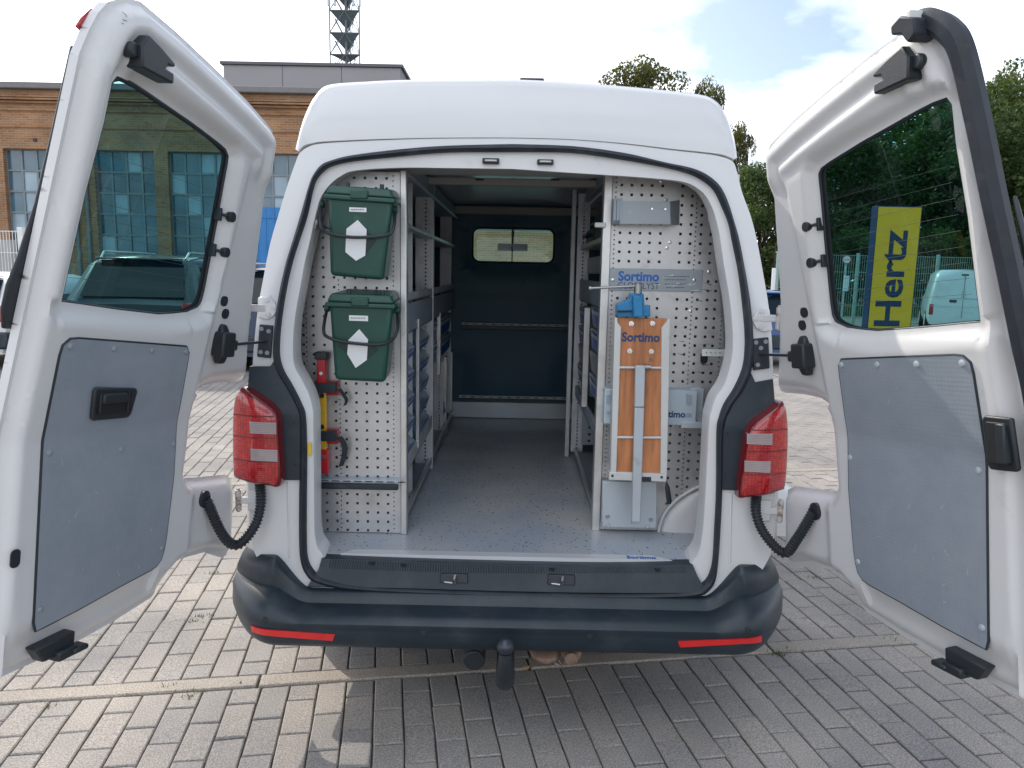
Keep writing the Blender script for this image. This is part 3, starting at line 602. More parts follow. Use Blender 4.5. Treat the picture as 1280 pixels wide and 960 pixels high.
# rusty silencer flange that shows under the bumper
RUST = mat('rusty_metal', (.30, .20, .15), .65, .3, var=.35, vscale=30, dirt=(.45, .40, .36), dscale=20)
mb = MB(); a, b = ony(682, 822, .12), ony(713, 821, .12)
mb.sphere((a[0], .14, a[2]+.012), (.055, .07, .028), 18, 10); mb.sphere((b[0], .13, b[2]+.012), (.040, .05, .028), 18, 10); mb.cyl((b[0], .085, b[2]+.014), (b[0], .078, b[2]+.013), .024, 16)
mb.tube([(a[0]+.03, .09, a[2]-.004), (a[0]+.055, .085, a[2]-.012), (a[0]+.075, .085, a[2]+.008), (b[0]-.045, .085, b[2]+.008), (b[0]-.03, .085, b[2]-.012)], .004, 6)
mb.build('silencer_flange', RUST, van, smooth=50)
for y in (.95, 3.95):
    for s in (-1, 1):
        mb = MB(); mb.cyl((s*.70, y, .325), (s*.90, y, .325), .325, 40); o = mb.build('wheel', RUBBER, van, bevel=.03); mb = MB(); mb.cyl((s*.86, y, .325), (s*.905, y, .325), .21, 32); mb.build('wheel_rim', STEEL, o, bevel=.01)
mb = MB(); mb.box((-.80, .20, .30), (.80, 4.4, .33)); mb.build('underbody', BLACK, van)

# ------------------------------------------------------------------ load space
ZF = .57
mb = MB(); a = onz(400, 694, ZF); mb.box((-.80, .042, ZF-.03), (.80, 2.52, ZF)); floor = mb.build('cargo_floor', VINYL, van, smooth=0)
mb = MB(); p = [ony(u, v, .085) for u, v in [(430,693.5),(440,692.5),(640,698.5),(820,699.5),(836,703)]]
mb.add([(p[0][0], .038, ZF+.004), (p[-1][0], .038, ZF+.004), (p[-1][0]-.06, .078, ZF+.004), (p[0][0]+.04, .078, ZF+.004), (p[0][0], .038, ZF-.010), (p[-1][0], .038, ZF-.010)], [(0, 1, 2, 3), (4, 5, 1, 0)])
edge = mb.build('floor_edge_strip', mat('white_edge_strip', (.62, .64, .66), .4, .2, var=.05), floor, smooth=0)
xa = onz(784, 700, ZF)[0]; text('lettering', 'Sortimo', (xa, .042, ZF+.0045), (1, 0, 0), (0, 1, 0), .098, .026, .0008, SORT, edge, .02)
for xa_ in (-.68, .555): mb = MB(); mb.box((xa_, .012, ZF-.03), (xa_+.12, .0415, ZF-.004)); mb.build('floor_board_edge', WOOD, floor)
INT = mat('interior_grey_lining', (.30, .355, .40), .6, var=.08)
for s in (-1, 1):
    mb = MB(); sec2 = [(.85, .56), (.85, 1.15), (.785, 1.45), (.695, 1.86), (.62, 2.0), (.53, 2.05)]
    mb.grid([[(s*x, y, z) for x, z in sec2] for y in (.30, 1, 2.54)], flip=s > 0); mb.build('side_wall', INT, van)
    mb = MB(); mb.grid([[(s*(x-.0), y, z) for x, z in ((.76, 1.10), (.75, 1.3), (.705, 1.60), (.66, 1.80))] for y in (.17, .32)], flip=s > 0)
    mb.build('pillar_lining', mat('grey_pillar_lining', (.12, .14, .16), .55), van)
mb = MB(); mb.grid([[(x, y, 2.05) for x in (-.56, 0, .56)] for y in (.32, 2.54)]); mb.build('roof_lining', INT, van)
BEAM = mat('beige_beam', (.36, .35, .33), .5, var=.06)
a = ony(560, 214, .35); mb = MB(); mb.box((-.68, .235, a[2]-.005), (.68, .42, a[2]+.03)); mb.build('rear_header', BEAM, van, bevel=.004)
for y, v0, v1, nm in ((.95, 221.5, 230.5, 0), (2.46, 257, 266.5, 1)):
    p0, p1 = ony(640, v0+1.5, y), ony(640, v1+1.5, y); mb = MB(); mb.box((-.66, y, p1[2]), (.66, y+.05, p0[2])); o = mb.build('roof_beam', BEAM, van, bevel=.005)
    if nm == 0:
        for u in (599.5, 694): q = ony(u, 224.5, y); mb = MB(); mb.box((q[0]-.018, y-.002, q[2]-.004), (q[0]+.018, y+.01, q[2]+.004)); mb.build('beam_slot', BLACK, o)
# bulkhead with window and lashing rails
a, b = ony(591, 284.5, 2.5), ony(692, 329, 2.5)
wl = rrect(a[0], b[2], b[0], a[2], .045, 6)
bo = [(-.85, .565), (.85, .565), (.84, 1.2), (.76, 1.6), (.66, 1.94), (-.66, 1.94), (-.76, 1.6), (-.84, 1.2)]
def bulk_y(x, z): return 0
bm = sheet(bo, [wl], bulk_y, .05)
vx = np.array([v.co.x for v in bm.verts]); vz = np.array([v.co.z for v in bm.verts])
d = sdist(vx, vz, wl); h = .03*(1-sstep(.02, .07, d))
for zc, w in ((1.42, .02), (1.02, .012)): h += -.012*np.exp(-((vz-zc)/w)**2)*(np.abs(vx) < .6)
h += -.014*sstep(.0, .03, .30-np.abs(vx))*sstep(0, .03, .98-vz)*sstep(0, .03, vz-.70)
for v, hh in zip(bm.verts, h): v.co.y = 2.5+hh
me = bpy.data.meshes.new('bulkhead'); bmesh.ops.recalc_face_normals(bm, faces=bm.faces); bm.to_mesh(me); bm.free(); bulk = link('bulkhead', me, van, BULK, smooth=40)
mb = MB(); mb.add([(x, 2.528, z) for x, z in wl], [tuple(range(len(wl)))]); mb.build('bulkhead_window', CLEAR, bulk, smooth=0)
mb = MB(); mb.tube([(x, 2.522, z) for x, z in wl], .006, 8, closed=True); mb.build('window_rubber', BLACK, bulk)
xm = ony(640.5, 300, 2.52)[0]; mb = MB(); mb.box((xm-.0035, 2.50, b[2]), (xm+.0035, 2.525, a[2])); mb.build('window_bar', BLACK, bulk)
for v0, v1, v2, u0, u1 in ((404.5, 407.2, 412.5, 577, 713.5), (495.5, 498.2, 503, 574.5, 713)):
    p0, p1, p2 = ony(640, v0, 2.47), ony(640, v1, 2.47), ony(640, v2, 2.47); x0, x1 = ony(u0, 405, 2.47)[0], ony(u1, 405, 2.47)[0]
    mb = MB(); mb.box((x0, 2.466, p2[2]), (x1, 2.50, p1[2]-.001)); o = mb.build('lashing_rail', mat('rail_dark', (.03, .05, .06), .45), bulk, bevel=.003)
    mb = MB(); mb.hexa([(x0, 2.462, p1[2]), (x1, 2.462, p1[2]), (x1, 2.50, p1[2]), (x0, 2.50, p1[2])], [(x0, 2.475, p0[2]), (x1, 2.475, p0[2]), (x1, 2.50, p0[2]), (x0, 2.50, p0[2])]); mb.build('rail_strip', mat('rail_pale', (.66, .68, .68), .5), o)
    mb = MB()
    for i in range(12):
        x = x0+.03+(x1-x0-.06)*i/11; zc = (p0[2]+p1[2])/2; mb.box((x-.012, 2.4635, zc-.002), (x+.012, 2.469, zc+.002))
    mb.build('rail_slots', BLACK, o)
p0, p1 = ony(640, 503, 2.46), ony(640, 521, 2.46); mb = MB(); mb.box((-.43, 2.455, .572), (.43, 2.50, p0[2])); mb.build('skirting', mat('skirting_alu', (.40, .44, .47), .35, .4, var=.1), bulk, bevel=.003)
mb = MB(); rr_ = [[np.array([.86+.30*k*math.cos(R(a)), y, .565+.205*k*math.sin(R(a))]) for a in range(0, 181, 9)] for y, k in ((.322, 0), (.322, .80), (.326, .92), (.34, 1.0), (.42, 1.03), (.9, 1.06), (1.2, 1.0))]; mb.grid(rr_); mb.build('wheel_arch', PAINTIN, van, weld=True, smooth=60)
mb = MB(); mb.tube([np.array([.86+.305*math.cos(R(a)), .328, .567+.212*math.sin(R(a))]) for a in range(90, 181, 6)], .006, 8); mb.build('arch_edge', PAINTIN, van)
mb = MB(); mb.sphere((-.80, .78, .56), (.13, .42, .28), 28, 10, v0=0, v1=90); mb.build('wheel_arch', PAINTIN, van, smooth=60)
# ------------------------------------------------------------------ rear doors (shaped shut, then swung open about the hinge axis)
DO0 = [(0,.505),(0,.80),(0,1.10),(0,1.30),(0,1.60),(.0,1.84),(.012,1.895),(.024,1.930),(.042,1.960),(.075,1.983),(.12,1.995),(.24,1.980),(.40,1.952),(.54,1.924),(.645,1.897),(.680,1.886),(.700,1.860),(.71,1.82),(.72,1.75),(.742,1.655),(.765,1.55),(.79,1.445),(.835,1.30),(.882,1.165),(.880,1.152),(.86,1.146),(.755,1.147),(.68,1.140),(.64,1.121),(.625,1.095),(.623,1.0),(.617,.89),(.632,.868),(.70,.857),(.86,.841),(.90,.822),(.91,.76),(.922,.585),(.915,.560),(.895,.556),(.79,.602),(.65,.614),(.605,.609),(.582,.59),(.570,.540),(.555,.530),(.50,.523),(.42,.512),(.26,.500)]
DW0 = [(.070,1.352),(.063,1.58),(.066,1.73),(.062,1.81),(.072,1.828),(.11,1.829),(.156,1.825),(.332,1.804),(.45,1.786),(.485,1.778),(.499,1.765),(.506,1.70),(.521,1.59),(.540,1.42),(.541,1.385),(.532,1.368),(.49,1.352),(.435,1.345),(.38,1.340),(.24,1.344),(.12,1.350)]
DP = [(.098,.613),(.22,.622),(.36,.638),(.47,.648),(.500,.656),(.512,.675),(.520,.72),(.530,.90),(.520,1.10),(.507,1.245),(.490,1.264),(.30,1.272),(.10,1.280),(.080,1.270),(.076,1.250),(.082,1.0),(.090,.70),(.092,.625)]
def smooth_loop(l, n): return [tuple(p) for p in resample([np.array(q) for q in l], n, True)]
def bump1(x, c, w): return np.exp(-((x-c)/w)**2)
def make_door(s):
    o, M = hinge(s); DO = [(x-s*.014*x/.7*sstep(1.15, 1.5, z), z-s*.012*float(sstep(1.2, 1.9, z))) for x, z in DO0]
    DW = [(x-s*(.008+.014*(z-1.35)/.45), z-s*(.004+.009*(z-1.35)/.45)) for x, z in DW0]
    outl = [(s*x, z) for x, z in DO]; win = [(s*x, z) for x, z in DW]; wring = DW; pan = DP
    bm = sheet(outl, [win], lambda x, z: 0, .0072)
    X = np.array([abs(v.co.x) if v.co.x*s > 0 else 0. for v in bm.verts]); Z = np.array([v.co.z for v in bm.verts])
    dO = sdist(X, Z, DO); dW = sdist(X, Z, DW); dP = sdist(X, Z, DP)
    y = np.zeros(len(X))
    y += -.022*(1-sstep(.006, .030, dO))                                   # folded outer flange
    y += -.014*(1-sstep(.016, .052, dO))
    low = (Z < .66)*(X > .03); y += -.030*low*(1-sstep(.545, .645, Z-.07*X*(X < .5)))       # step under the sheet
    wB = np.where(Z < 1.36, .060, .034)
    y += -.026*(1-sstep(.006, 1.0*wB, dW))                                   # bevel into the window
    top = sstep(1.83, 1.89, Z+.16*X)
    zt = Z+.16*X                                                              # pressed ridges along the head of the door
    dE = dO*(Z > 1.7)+.3*(Z <= 1.7); y += top*(-.011*sstep(.054, .078, dE)+.015*sstep(.080, .106, dE)-.011*sstep(.108, .138, dE))
    side = sstep(.575, .61, X)*(Z > 1.12); y += -.016*side*(1-top)            # hinge column stands back
    y += .008*bump1(X, .030, .012)*sstep(.60, .70, Z)*(1-top)               # rib down the free edge
    tong = (X > .60)*(Z < .90); y += -.020*tong*sstep(.62, .67, X)
    band = np.exp(-((Z-1.315)/.018)**2)*(X > .06)*(X < .5); y += .006*band
    Pz = np.array([prof(z) for z in Z])
    for v, a, b in zip(bm.verts, y, Pz): v.co.y = a+b
    be = [e for e in bm.edges if e.is_boundary]
    ex = bmesh.ops.extrude_edge_only(bm, edges=be); wl_ = np.array(DW)
    for g in ex['geom']:
        if isinstance(g, bmesh.types.BMVert):
            inner = .02 < abs(g.co.x) < .59 and 1.315 < g.co.z < 1.862
            g.co.y = prof(g.co.z)-(.046 if inner else .058)
    wb_ = [(s*(.30+(x-.30)*1.12), 1.58+(z-1.58)*1.12) for x, z in DW]; b2 = sheet(outl, [wb_], lambda x, z: prof(z)-.058, .06)
    me2 = bpy.data.meshes.new('tmp'); b2.to_mesh(me2); b2.free(); bm.from_mesh(me2); bpy.data.meshes.remove(me2)
    bmesh.ops.remove_doubles(bm, verts=bm.verts, dist=2e-4); bmesh.ops.recalc_face_normals(bm, faces=bm.faces)
    me = bpy.data.meshes.new('rear_door'); bm.to_mesh(me); bm.free()
    door = link('rear_door', me, van, PAINTIN, smooth=42)
    Mw = Matrix.Translation(o)@Matrix([list(map(float, r_)) for r_ in M]).to_4x4()@Matrix.Translation(-o)
    door.matrix_basis = Mw
    pt = lambda x, z, dy=0.: np.array([s*x, prof(z)+dy, z])
    # glass, black rim, heater wires
    wc = np.mean(np.array(DW), 0)
    gl = [(wc[0]+(x-wc[0])*1.02, wc[1]+(z-wc[1])*1.02) for x, z in DW]
    b3 = sheet([(s*x, z) for x, z in gl], [], lambda x, z: prof(z)-.036, .08); m3 = bpy.data.meshes.new('window_glass'); b3.to_mesh(m3); b3.free(); link('window_glass', m3, door, GLASS, smooth=60)
    dense = resample([np.array(q) for q in DW], 90, True)
    mb = MB(); mb.tube([pt(q[0]+(wc[0]-q[0])*.004, q[1], -.032) for q in dense], .0048, 8, closed=True); mb.build('window_seal', BLACK, door, smooth=60)
    ins = [wc+(q-wc)*.976-np.array([.015*float(sstep(.42, .495, q[0])), 0]) for q in dense]; mb = MB(); mb.grid([[pt(q[0], q[1], -.0345) for q in dense]+[pt(*dense[0], -.0345)], [pt(q[0], q[1], -.0345) for q in ins]+[pt(*ins[0], -.0345)]]); mb.build('window_border', BLACK, door)
    if s > 0 or True:
        mb = MB()
        for i in range(9):
            z0 = 1.41+i*.034; mb.tube([pt(.08, z0, -.0355), pt(.29, z0+.001, -.0355), pt(.515-.02*(z0 > 1.6), z0, -.0355)], .00045, 4, caps=False)
        mb.build('heater_wires', mat('heater_wire', (.05, .06, .05), .8), door)
    # grey sheet, rivets
    b4 = sheet([(s*x, z) for x, z in smooth_loop(DP, 90)], [], lambda x, z: prof(z)+.004, .05); ex = bmesh.ops.extrude_edge_only(b4, edges=[e for e in b4.edges if e.is_boundary])
    for g in ex['geom']:
        if isinstance(g, bmesh.types.BMVert): g.co.y -= .012
    bmesh.ops.recalc_face_normals(b4, faces=b4.faces)
    if s*0+sum(f.normal.y for f in b4.faces) < 0: bmesh.ops.reverse_faces(b4, faces=b4.faces)
    m4 = bpy.data.meshes.new('door_panel'); b4.to_mesh(m4); b4.free(); pn = link('door_panel', m4, door, PANEL, smooth=30)
    mb = MB(); mb.tube([pt(*q, .001) for q in smooth_loop(DP, 90)], .0035, 6, closed=True); mb.build('panel_gap', BLACK, door)
    for q in [(.098,1.262),(.228,1.257),(.358,1.253),(.492,1.250),(.100,1.02),(.518,.99),(.105,.66),(.505,.70)]+([(.32, 1.0)] if s < 0 else []):
        mb = MB(); c = pt(*q, .0035); mb.tube([c, c+np.array([0, .003, 0]), c+np.array([0, .0045, 0])], [.0085, .0075, .004], 12); mb.build('rivet', GREYM if s < 0 else LGREY, pn)
    mb = MB(); rg_ = random.Random(11+s)
    for i in range(15):
        x, z = rg_.uniform(.12, .49), rg_.choice([rg_.uniform(.66, .85), rg_.uniform(.66, 1.2)]); a_ = rg_.uniform(-1, 1); l_ = rg_.uniform(.006, .028); w_ = rg_.uniform(.0006, .0016)
        p, q = pt(x, z, .0045), pt(x+l_*math.sin(a_), z+l_*math.cos(a_), .0045); n_ = np.array([math.cos(a_)*w_*s, 0, -math.sin(a_)*w_]); mb.add([p-n_, q, p+n_], [(0, 1, 2)])
    mb.build('scuff_marks', mat('scuff_pale', (.50, .52, .54), .6), pn, smooth=0)
    # small fittings on the hinge side
    for x, z in ((.632, 1.398), (.652, 1.362)):
        mb = MB(); c = pt(x, z, -.022); mb.tube([c, c+np.array([0, .008, 0]), c+np.array([0, .0085, 0]), c+np.array([0, .006, 0])], [.0165, .0165, .010, .004], 20); mb.build('rubber_plug', BLACK, door)
    for z in (1.628, 1.532):
        xe = np.interp(z, [1.5, 1.7], [.532, .508])-s*.012
        mb = MB(); mb.cyl(pt(xe, z, -.020), pt(xe+.026, z-.002, -.006), .0045, 8); c = pt(xe+.029, z-.002, -.014); mb.cyl(c, c+np.array([0, .016, 0]), .014, 16)
        mb.box(pt(xe-.006, z-.018, -.034), pt(xe+.004, z+.016, -.018)); mb.build('window_catch', BLACK, door, bevel=.002)
    # check strap box and its arm
    c = pt(.655, 1.272, -.020); mb = MB(); mb.box(c+np.array([-.030, 0, -.036]), c+np.array([.030, .042, .036])); mb.hexa([c+np.array([-.016, 0, -.058]), c+np.array([.012, 0, -.058]), c+np.array([.012, .02, -.058]), c+np.array([-.016, .02, -.058])], [c+np.array([-.02, 0, -.03]), c+np.array([.02, 0, -.03]), c+np.array([.02, .03, -.03]), c+np.array([-.02, .03, -.03])])
    mb.hexa([c+np.array([-.02, 0, .03]), c+np.array([.02, 0, .03]), c+np.array([.02, .03, .03]), c+np.array([-.02, .03, .03])], [c+np.array([-.012, 0, .058]), c+np.array([.016, 0, .058]), c+np.array([.016, .02, .058]), c+np.array([-.012, .02, .058])])
    d_ = s*np.array([1, 0, 0]); mb.box(c+d_*.028+np.array([-.002, .012, -.018]), c+d_*.060+np.array([.002, .032, .014])); mb.build('check_strap_box', BLACK, door, bevel=.006)
    mb = MB(); iM = np.linalg.inv(M); tgt = rs(*((333, 427) if s < 0 else (950, 443)), -.010); tl = iM@(tgt-o)+o
    mb.tube([c+d_*.05+np.array([0, .022, 0]), tl], .0045, 6); mb.build('check_strap', BLACK, door)
    # catches at head and foot
    c = pt(.124 if s > 0 else .138, 1.898, -.022); mb = MB()
    mb.prism([c+np.array([s*x*.80, 0, z*.80]) for x, z in [(-.050, -.045), (-.056, .010), (-.035, .045), (.020, .030), (.074, .010), (.074, 0), (.045, -.004), (.040, -.016), (.072, -.018), (.074, -.046)]], (0, .044, 0))
    mb.cyl(c+np.array([-s*.050, .0, -.004]), c+np.array([-s*.050, .032, -.004]), .016, 18); mb.build('upper_catch', BLACK, door, bevel=.004)
    c = pt(.165, .548, -.03); mb = MB(); e_ = np.array([s, 1, 1]); mb.prism([c+e_*np.array([x, 0, z]) for x, z in ((-.065, .020), (.05, .024), (.05, -.012), (.02, -.022), (-.04, -.02))], (0, .034, 0)); mb.box(c+e_*np.array([-.010, .01, -.030]), c+e_*np.array([.048, .048, -.006])); mb.box(c+e_*np.array([.03, .018, -.026]), c+e_*np.array([.074, .054, -.012])); mb.build('lower_catch', BLACK, door, bevel=.005)
    # wiring grommet
    c = pt(.712, .795, -.030); mb = MB(); mb.tube([c, c+np.array([0, .014, 0]), c+np.array([0, .018, 0])], [.026, .026, .018], 20); mb.build('wiring_grommet', BLACK, door)
    c = pt(.665, .745, -.040); mb = MB(); mb.cyl(c, c+np.array([0, .006, 0]), .010, 14); mb.build('rubber_plug', BLACK, door)
    for i, (x, z) in enumerate(((.585, 1.86), (.612, 1.835), (.628, 1.80))):      # pressed marks at the head corner
        pass
    if s < 0:
        h = [pt(x, z, .004) for x, z in [(.190, 1.166), (.322, 1.158), (.330, 1.150), (.326, 1.092), (.318, 1.082), (.205, 1.084), (.196, 1.092), (.186, 1.158)]]
        mb = MB(); mb.prism(h, (0, .010, 0)); hd = mb.build('inner_handle', BLACK, door, bevel=.005)
        mb = MB(); mb.box(pt(.205, 1.10, .013), pt(.310, 1.152, .016)); mb.build('handle_recess', mat('deep_black', (.006, .008, .010), .6), hd, bevel=.004)
        mb = MB(); mb.box(pt(.208, 1.126, .015), pt(.285, 1.150, .024)); mb.build('handle_lever', BLACK, hd, bevel=.004)
        mb = MB(); mb.box(pt(.290, 1.10, .015), pt(.294, 1.152, .020)); mb.build('handle_rib', BLACK, hd, bevel=.001)
        mb = MB(); c = pt(.027, .80, .004); mb.prism([c+np.array([x, 0, z]) for x, z in rrect(-.012, -.020, .012, .020, .010, 4)], (0, .003, 0)); mb.build('oval_plug', BLACK, door)
        # dark trim of the outer glass beyond the free edge, red lamp at the head
        tr = [(.004, 1.87), (.002, 1.70), (-.002, 1.55), (-.016, 1.44), (-.028, 1.38), (-.028, 1.33), (-.016, 1.29), (.03, 1.29), (.05, 1.86)]
        mb = MB(); n = len(tr); mb.prism([pt(x, z, -.068) for x, z in tr], (0, .009, 0)); mb.build('outer_glass_trim', BLACK, door, bevel=.004)
        lr = [pt(x, z, -.064) for x, z in ((.002, 1.905), (.010, 1.925), (.030, 1.953), (.045, 1.950), (.03, 1.93), (.02, 1.90))]
        mb = MB(); mb.prism(lr, (0, .006, 0)); mb.build('high_brake_lamp', REDL, door, bevel=.003)
        # worn, chafed paint at the head corner
        mb = MB()
        for i in range(6):
            x, z = .055+random.uniform(-.012, .02), 1.945+random.uniform(-.02, .012); a = random.uniform(-.4, .3); l_ = random.uniform(.012, .03); mb.tube([pt(x, z, .0005-.008), pt(x+l_*.6, z+l_*a*.5, .002-.008), pt(x+l_, z+l_*a, .0005-.008)], .0008, 4)
        mb.build('paint_scratches', mat('chafed_paint', (.30, .26, .20), .6), door)
    else:
        hr = [pt(x, z, .006) for x, z in [(-.012, 1.150), (.052, 1.150), (.060, 1.142), (.066, 1.042), (.058, 1.030), (-.004, 1.034), (-.010, 1.04)]]
        mb = MB(); mb.prism(hr, (0, .012, 0)); hd = mb.build('edge_handle', BLACK, door, bevel=.005)
        mb = MB(); mb.box(pt(.002, 1.048, .017), pt(.050, 1.138, .020)); mb.build('handle_recess', mat('deep_black', (.006, .008, .010), .6), hd, bevel=.003)
        mb = MB(); mb.box(pt(.0, 1.052, .019), pt(.022, 1.136, .026)); mb.build('handle_lever', BLACK, hd, bevel=.003)
        # rubber overlap strip round head and free edge
        path = crom([pt(.085, 1.972, -.012), pt(.045, 1.964, -.012), pt(.006, 1.930, -.012), pt(-.014, 1.880, -.012), pt(-.022, 1.75, -.014), pt(-.026, 1.60, -.016), pt(-.030, 1.45, -.020), pt(-.032, 1.30, -.024), pt(-.032, 1.15, -.03), pt(-.03, .9, -.03), pt(-.02, .58, -.03)], 7)
        mb = MB(); sec_ = [(-.024, -.018), (.020, -.016), (.024, .004), (.010, .018), (-.012, .018), (-.026, .004)]; rr = []
        for i, p in enumerate(path):
            t = path[min(i+1, len(path)-1)]-path[max(i-1, 0)]; t /= np.linalg.norm(t); w = np.cross(t, [0, 1, 0]); w /= np.linalg.norm(w); w *= -1
            rr.append([p+w*a+np.array([0, b, 0]) for a, b in sec_]+[p+w*sec_[0][0]+np.array([0, sec_[0][1], 0])])
        mb.grid(rr); mb.build('overlap_seal', RUBBER, door, weld=True, smooth=40)
        mb = MB(); mb.prism([pt(x, z, -.02) for x, z in [(.098, 1.972), (.100, 1.955), (.075, 1.948), (.062, 1.925), (.040, 1.935), (.035, 1.965), (.07, 1.982)]], (0, .055, 0)); mb.build('seal_corner_block', RUBBER, door, bevel=.004)
        mb = MB(); mb.box(pt(.046, 1.968, .0), pt(.056, 1.985, .03)); mb.build('seal_clip', PLUGM, door, bevel=.002)
        tr = [(-.03, 1.60), (-.045, 1.46), (-.058, 1.36), (-.058, 1.28), (-.03, 1.27)]
        mb = MB(); mb.prism([pt(x, z, -.075) for x, z in tr], (0, .018, 0)); mb.build('outer_glass_trim', BLACK, door, bevel=.004)
    # corrugated wiring hose from the pillar to the door
    g = door_world(s, [s*.712, -.012, .795])
    st = rs(*((321, 602) if s < 0 else (949, 618)), -.004)
    pts = [st+np.array([0, .02, .015]), ony(*((326, 628) if s < 0 else (945, 640)), -.035), ony(*((318, 658) if s < 0 else (956, 668)), -.07), ony(*((297, 681) if s < 0 else (980, 691)), -.10), ony(*((278, 668) if s < 0 else (996, 674)), -.13), g]
    path = resample(crom(pts, 12), 170); mb = MB(); mb.tube(path, [.0165 if (i % 4) < 2 else .0130 for i in range(170)], 14, caps=True); mb.build('wiring_hose', BLACK, van, smooth=30)
    return door
doorL = make_door(-1); doorR = make_door(1)
# ================================================================== THINGS IN THE LOAD SPACE
def perf(x0, x1, y, z0, z1, cols, zbot=None, axis='y'):
    """Sheet with real square holes. cols: (x, hole half size, list of z)."""
    mb = MB(); cols = sorted(cols); xs = x0
    P = (lambda a, z: (a, y, z)) if axis == 'y' else (lambda a, z: (y, a, z))
    def strip(a, b, zs):
        zb = z0 if zbot is None else max(zbot(a), zbot(b)); prev = zb
        for (c0, c1) in zs:
            if c0 < prev: continue
            mb.add([P(a, prev), P(b, prev), P(b, c0), P(a, c0)], [(0, 1, 2, 3)]); prev = c1
        mb.add([P(a, prev), P(b, prev), P(b, z1), P(a, z1)], [(0, 1, 2, 3)])
    for x, h, zs in cols:
        if x-h <= xs or x+h >= x1: continue
        n = 1 if zbot is None else 5
        for q in range(n): strip(xs+(x-h-xs)*q/n, xs+(x-h-xs)*(q+1)/n, [])
        strip(x-h, x+h, sorted((z-h, z+h) for z in zs if z-h > z0+.003 and z+h < z1-.003)); xs = x+h
    strip(xs, x1, [])
    return mb
def solid(o, t): md = o.modifiers.new('sheet', 'SOLIDIFY'); md.thickness = t; md.offset = 0; return o
# ---- left rack
LX = -.372
lrack = wthing('shelf_rack', 'aluminium shelf rack on the left of the load space behind the two green bins', 'shelf rack', (-.55, .25, ZF))
yl = .25
zt, zb_ = ony(450, 503, yl)[2], ony(450, 662.5, yl)[2]; pz = (zt-zb_)/14
zr = [zb_+pz*i for i in range(0, 40) if zb_+pz*i < 1.83]
zs2 = [zb_+pz*.5*i+pz*.25 for i in range(0, 80) if zb_+pz*.5*i < 1.82]
cl = [(ony(u, 600, yl)[0], .0042, zr) for u in (395.5, 408.6, 421.3, 434, 446.7, 459.5, 472.4, 485)]+[(ony(u, 600, yl)[0], .0022, zs2) for u in (426.5, 492.5)]
cl += [(-.715, .0022, zs2), (ony(395.5, 600, yl)[0]-.035, .0042, zr)]
pz_l = solid(perf(-.745, -.388, yl, ZF+.003, 1.835, cl).build('end_panel', ZINC, lrack, smooth=0), .002)
mb = MB(); mb.box((-.388, yl-.012, ZF), (-.366, yl+.03, 1.84)); mb.build('upright', ALU, lrack, bevel=.003)
def post(par, u0, u1, y, z0, z1, side, m=ALUD, dep=.03):
    x0, x1 = ony(u0, 450, y)[0], ony(u1, 450, y)[0]; mb = MB(); mb.box((x0, y, z0), (x1, y+dep, z1)); return mb.build('upright', m, par, bevel=.002)
post(lrack, 519.5, 524, .62, .80, 1.32, -1, ALU); post(lrack, 535.5, 541.5, 1.16, ZF, 1.90, -1); post(lrack, 545.5, 550.5, 1.50, .98, 1.30, -1, ALU)
mb = MB(); p0, p1 = ony(558, 265, 2.42), ony(563.4, 431, 2.42); mb.box((p0[0], 2.42, p1[2]), (p1[0], 2.45, p0[2]+.0)); q0, q1 = ony(560.5, 440, 2.40), ony(565, 521, 2.40); mb.box((q0[0], 2.40, q1[2]), (q1[0], 2.43, q0[2])); mb.build('upright', ALU, lrack, bevel=.002)
mb = MB(); p0, p1 = ony(554, 446, 2.0), ony(558, 541, 2.0); mb.box((p0[0], 2.0, ZF), (p1[0], 2.03, p0[2])); mb.build('upright', ALU, lrack, bevel=.002)
mb = MB(); p0, p1 = ony(551, 431, 2.38), ony(564.5, 439, 2.38); mb.box((p0[0], 2.36, p1[2]), (p1[0], 2.42, p0[2])); mb.build('joint_bracket', GREYM, lrack, bevel=.003)
# perforated strips standing back, behind each post
for y, x, z0, z1 in ((.60, -.43, .60, 1.90), (1.14, -.42, .60, 1.9), (2.36, -.43, .62, 1.9), (1.9, -.43, .6, 1.0)):
    zz = np.arange(z0+.02, z1, .018); solid(perf(x-.035, x+.035, y, z0, z1, [(x+.012, .004, list(zz))]).build('slotted_strip', ALUD, lrack, smooth=0), .002)
zz = list(np.arange(.62, 1.85, .034)); yy = np.arange(.32, 2.40, .05)
solid(perf(.26, 2.44, -.735, ZF+.01, 1.84, [(y, .006, zz) for y in yy], axis='x').build('back_panel', SHELFG, lrack, smooth=0), .002)
def shelf(par, s, y0, y1, z, lip=.04, xf=.378, xb=.72, lm=ALUD, sm=SHELFG):
    mb = MB(); mb.box((s*xf, y0, z), (s*xb, y1, z+.003)); o = mb.build('shelf', sm, par, smooth=0)
    mb = MB(); mb.box((s*xf, y0, z-.002), (s*(xf+.012), y1, z+lip)); mb.build('shelf_lip', lm, o, bevel=.002); return o
for y0, y1 in ((.285, 1.155), (1.195, 2.40)):
    shelf(lrack, -1, y0, y1, 1.655, .018, lm=ALU); shelf(lrack, -1, y0, y1, 1.40, .03); shelf(lrack, -1, y0, y1, 1.285, .105, lm=SHELFG); shelf(lrack, -1, y0, y1, .60, .03, lm=ALU)
shelf(lrack, -1, .285, 1.155, .775, .055)
mb = MB(); mb.tube([(-.372, .30, 1.835), (-.365, 2.40, 1.835)], .006, 8); mb.build('top_rail', ALU, lrack)
mb = MB(); mb.box((-.375, .30, 1.84), (-.74, 2.40, 1.90)); mb.build('top_cover', INT, lrack)
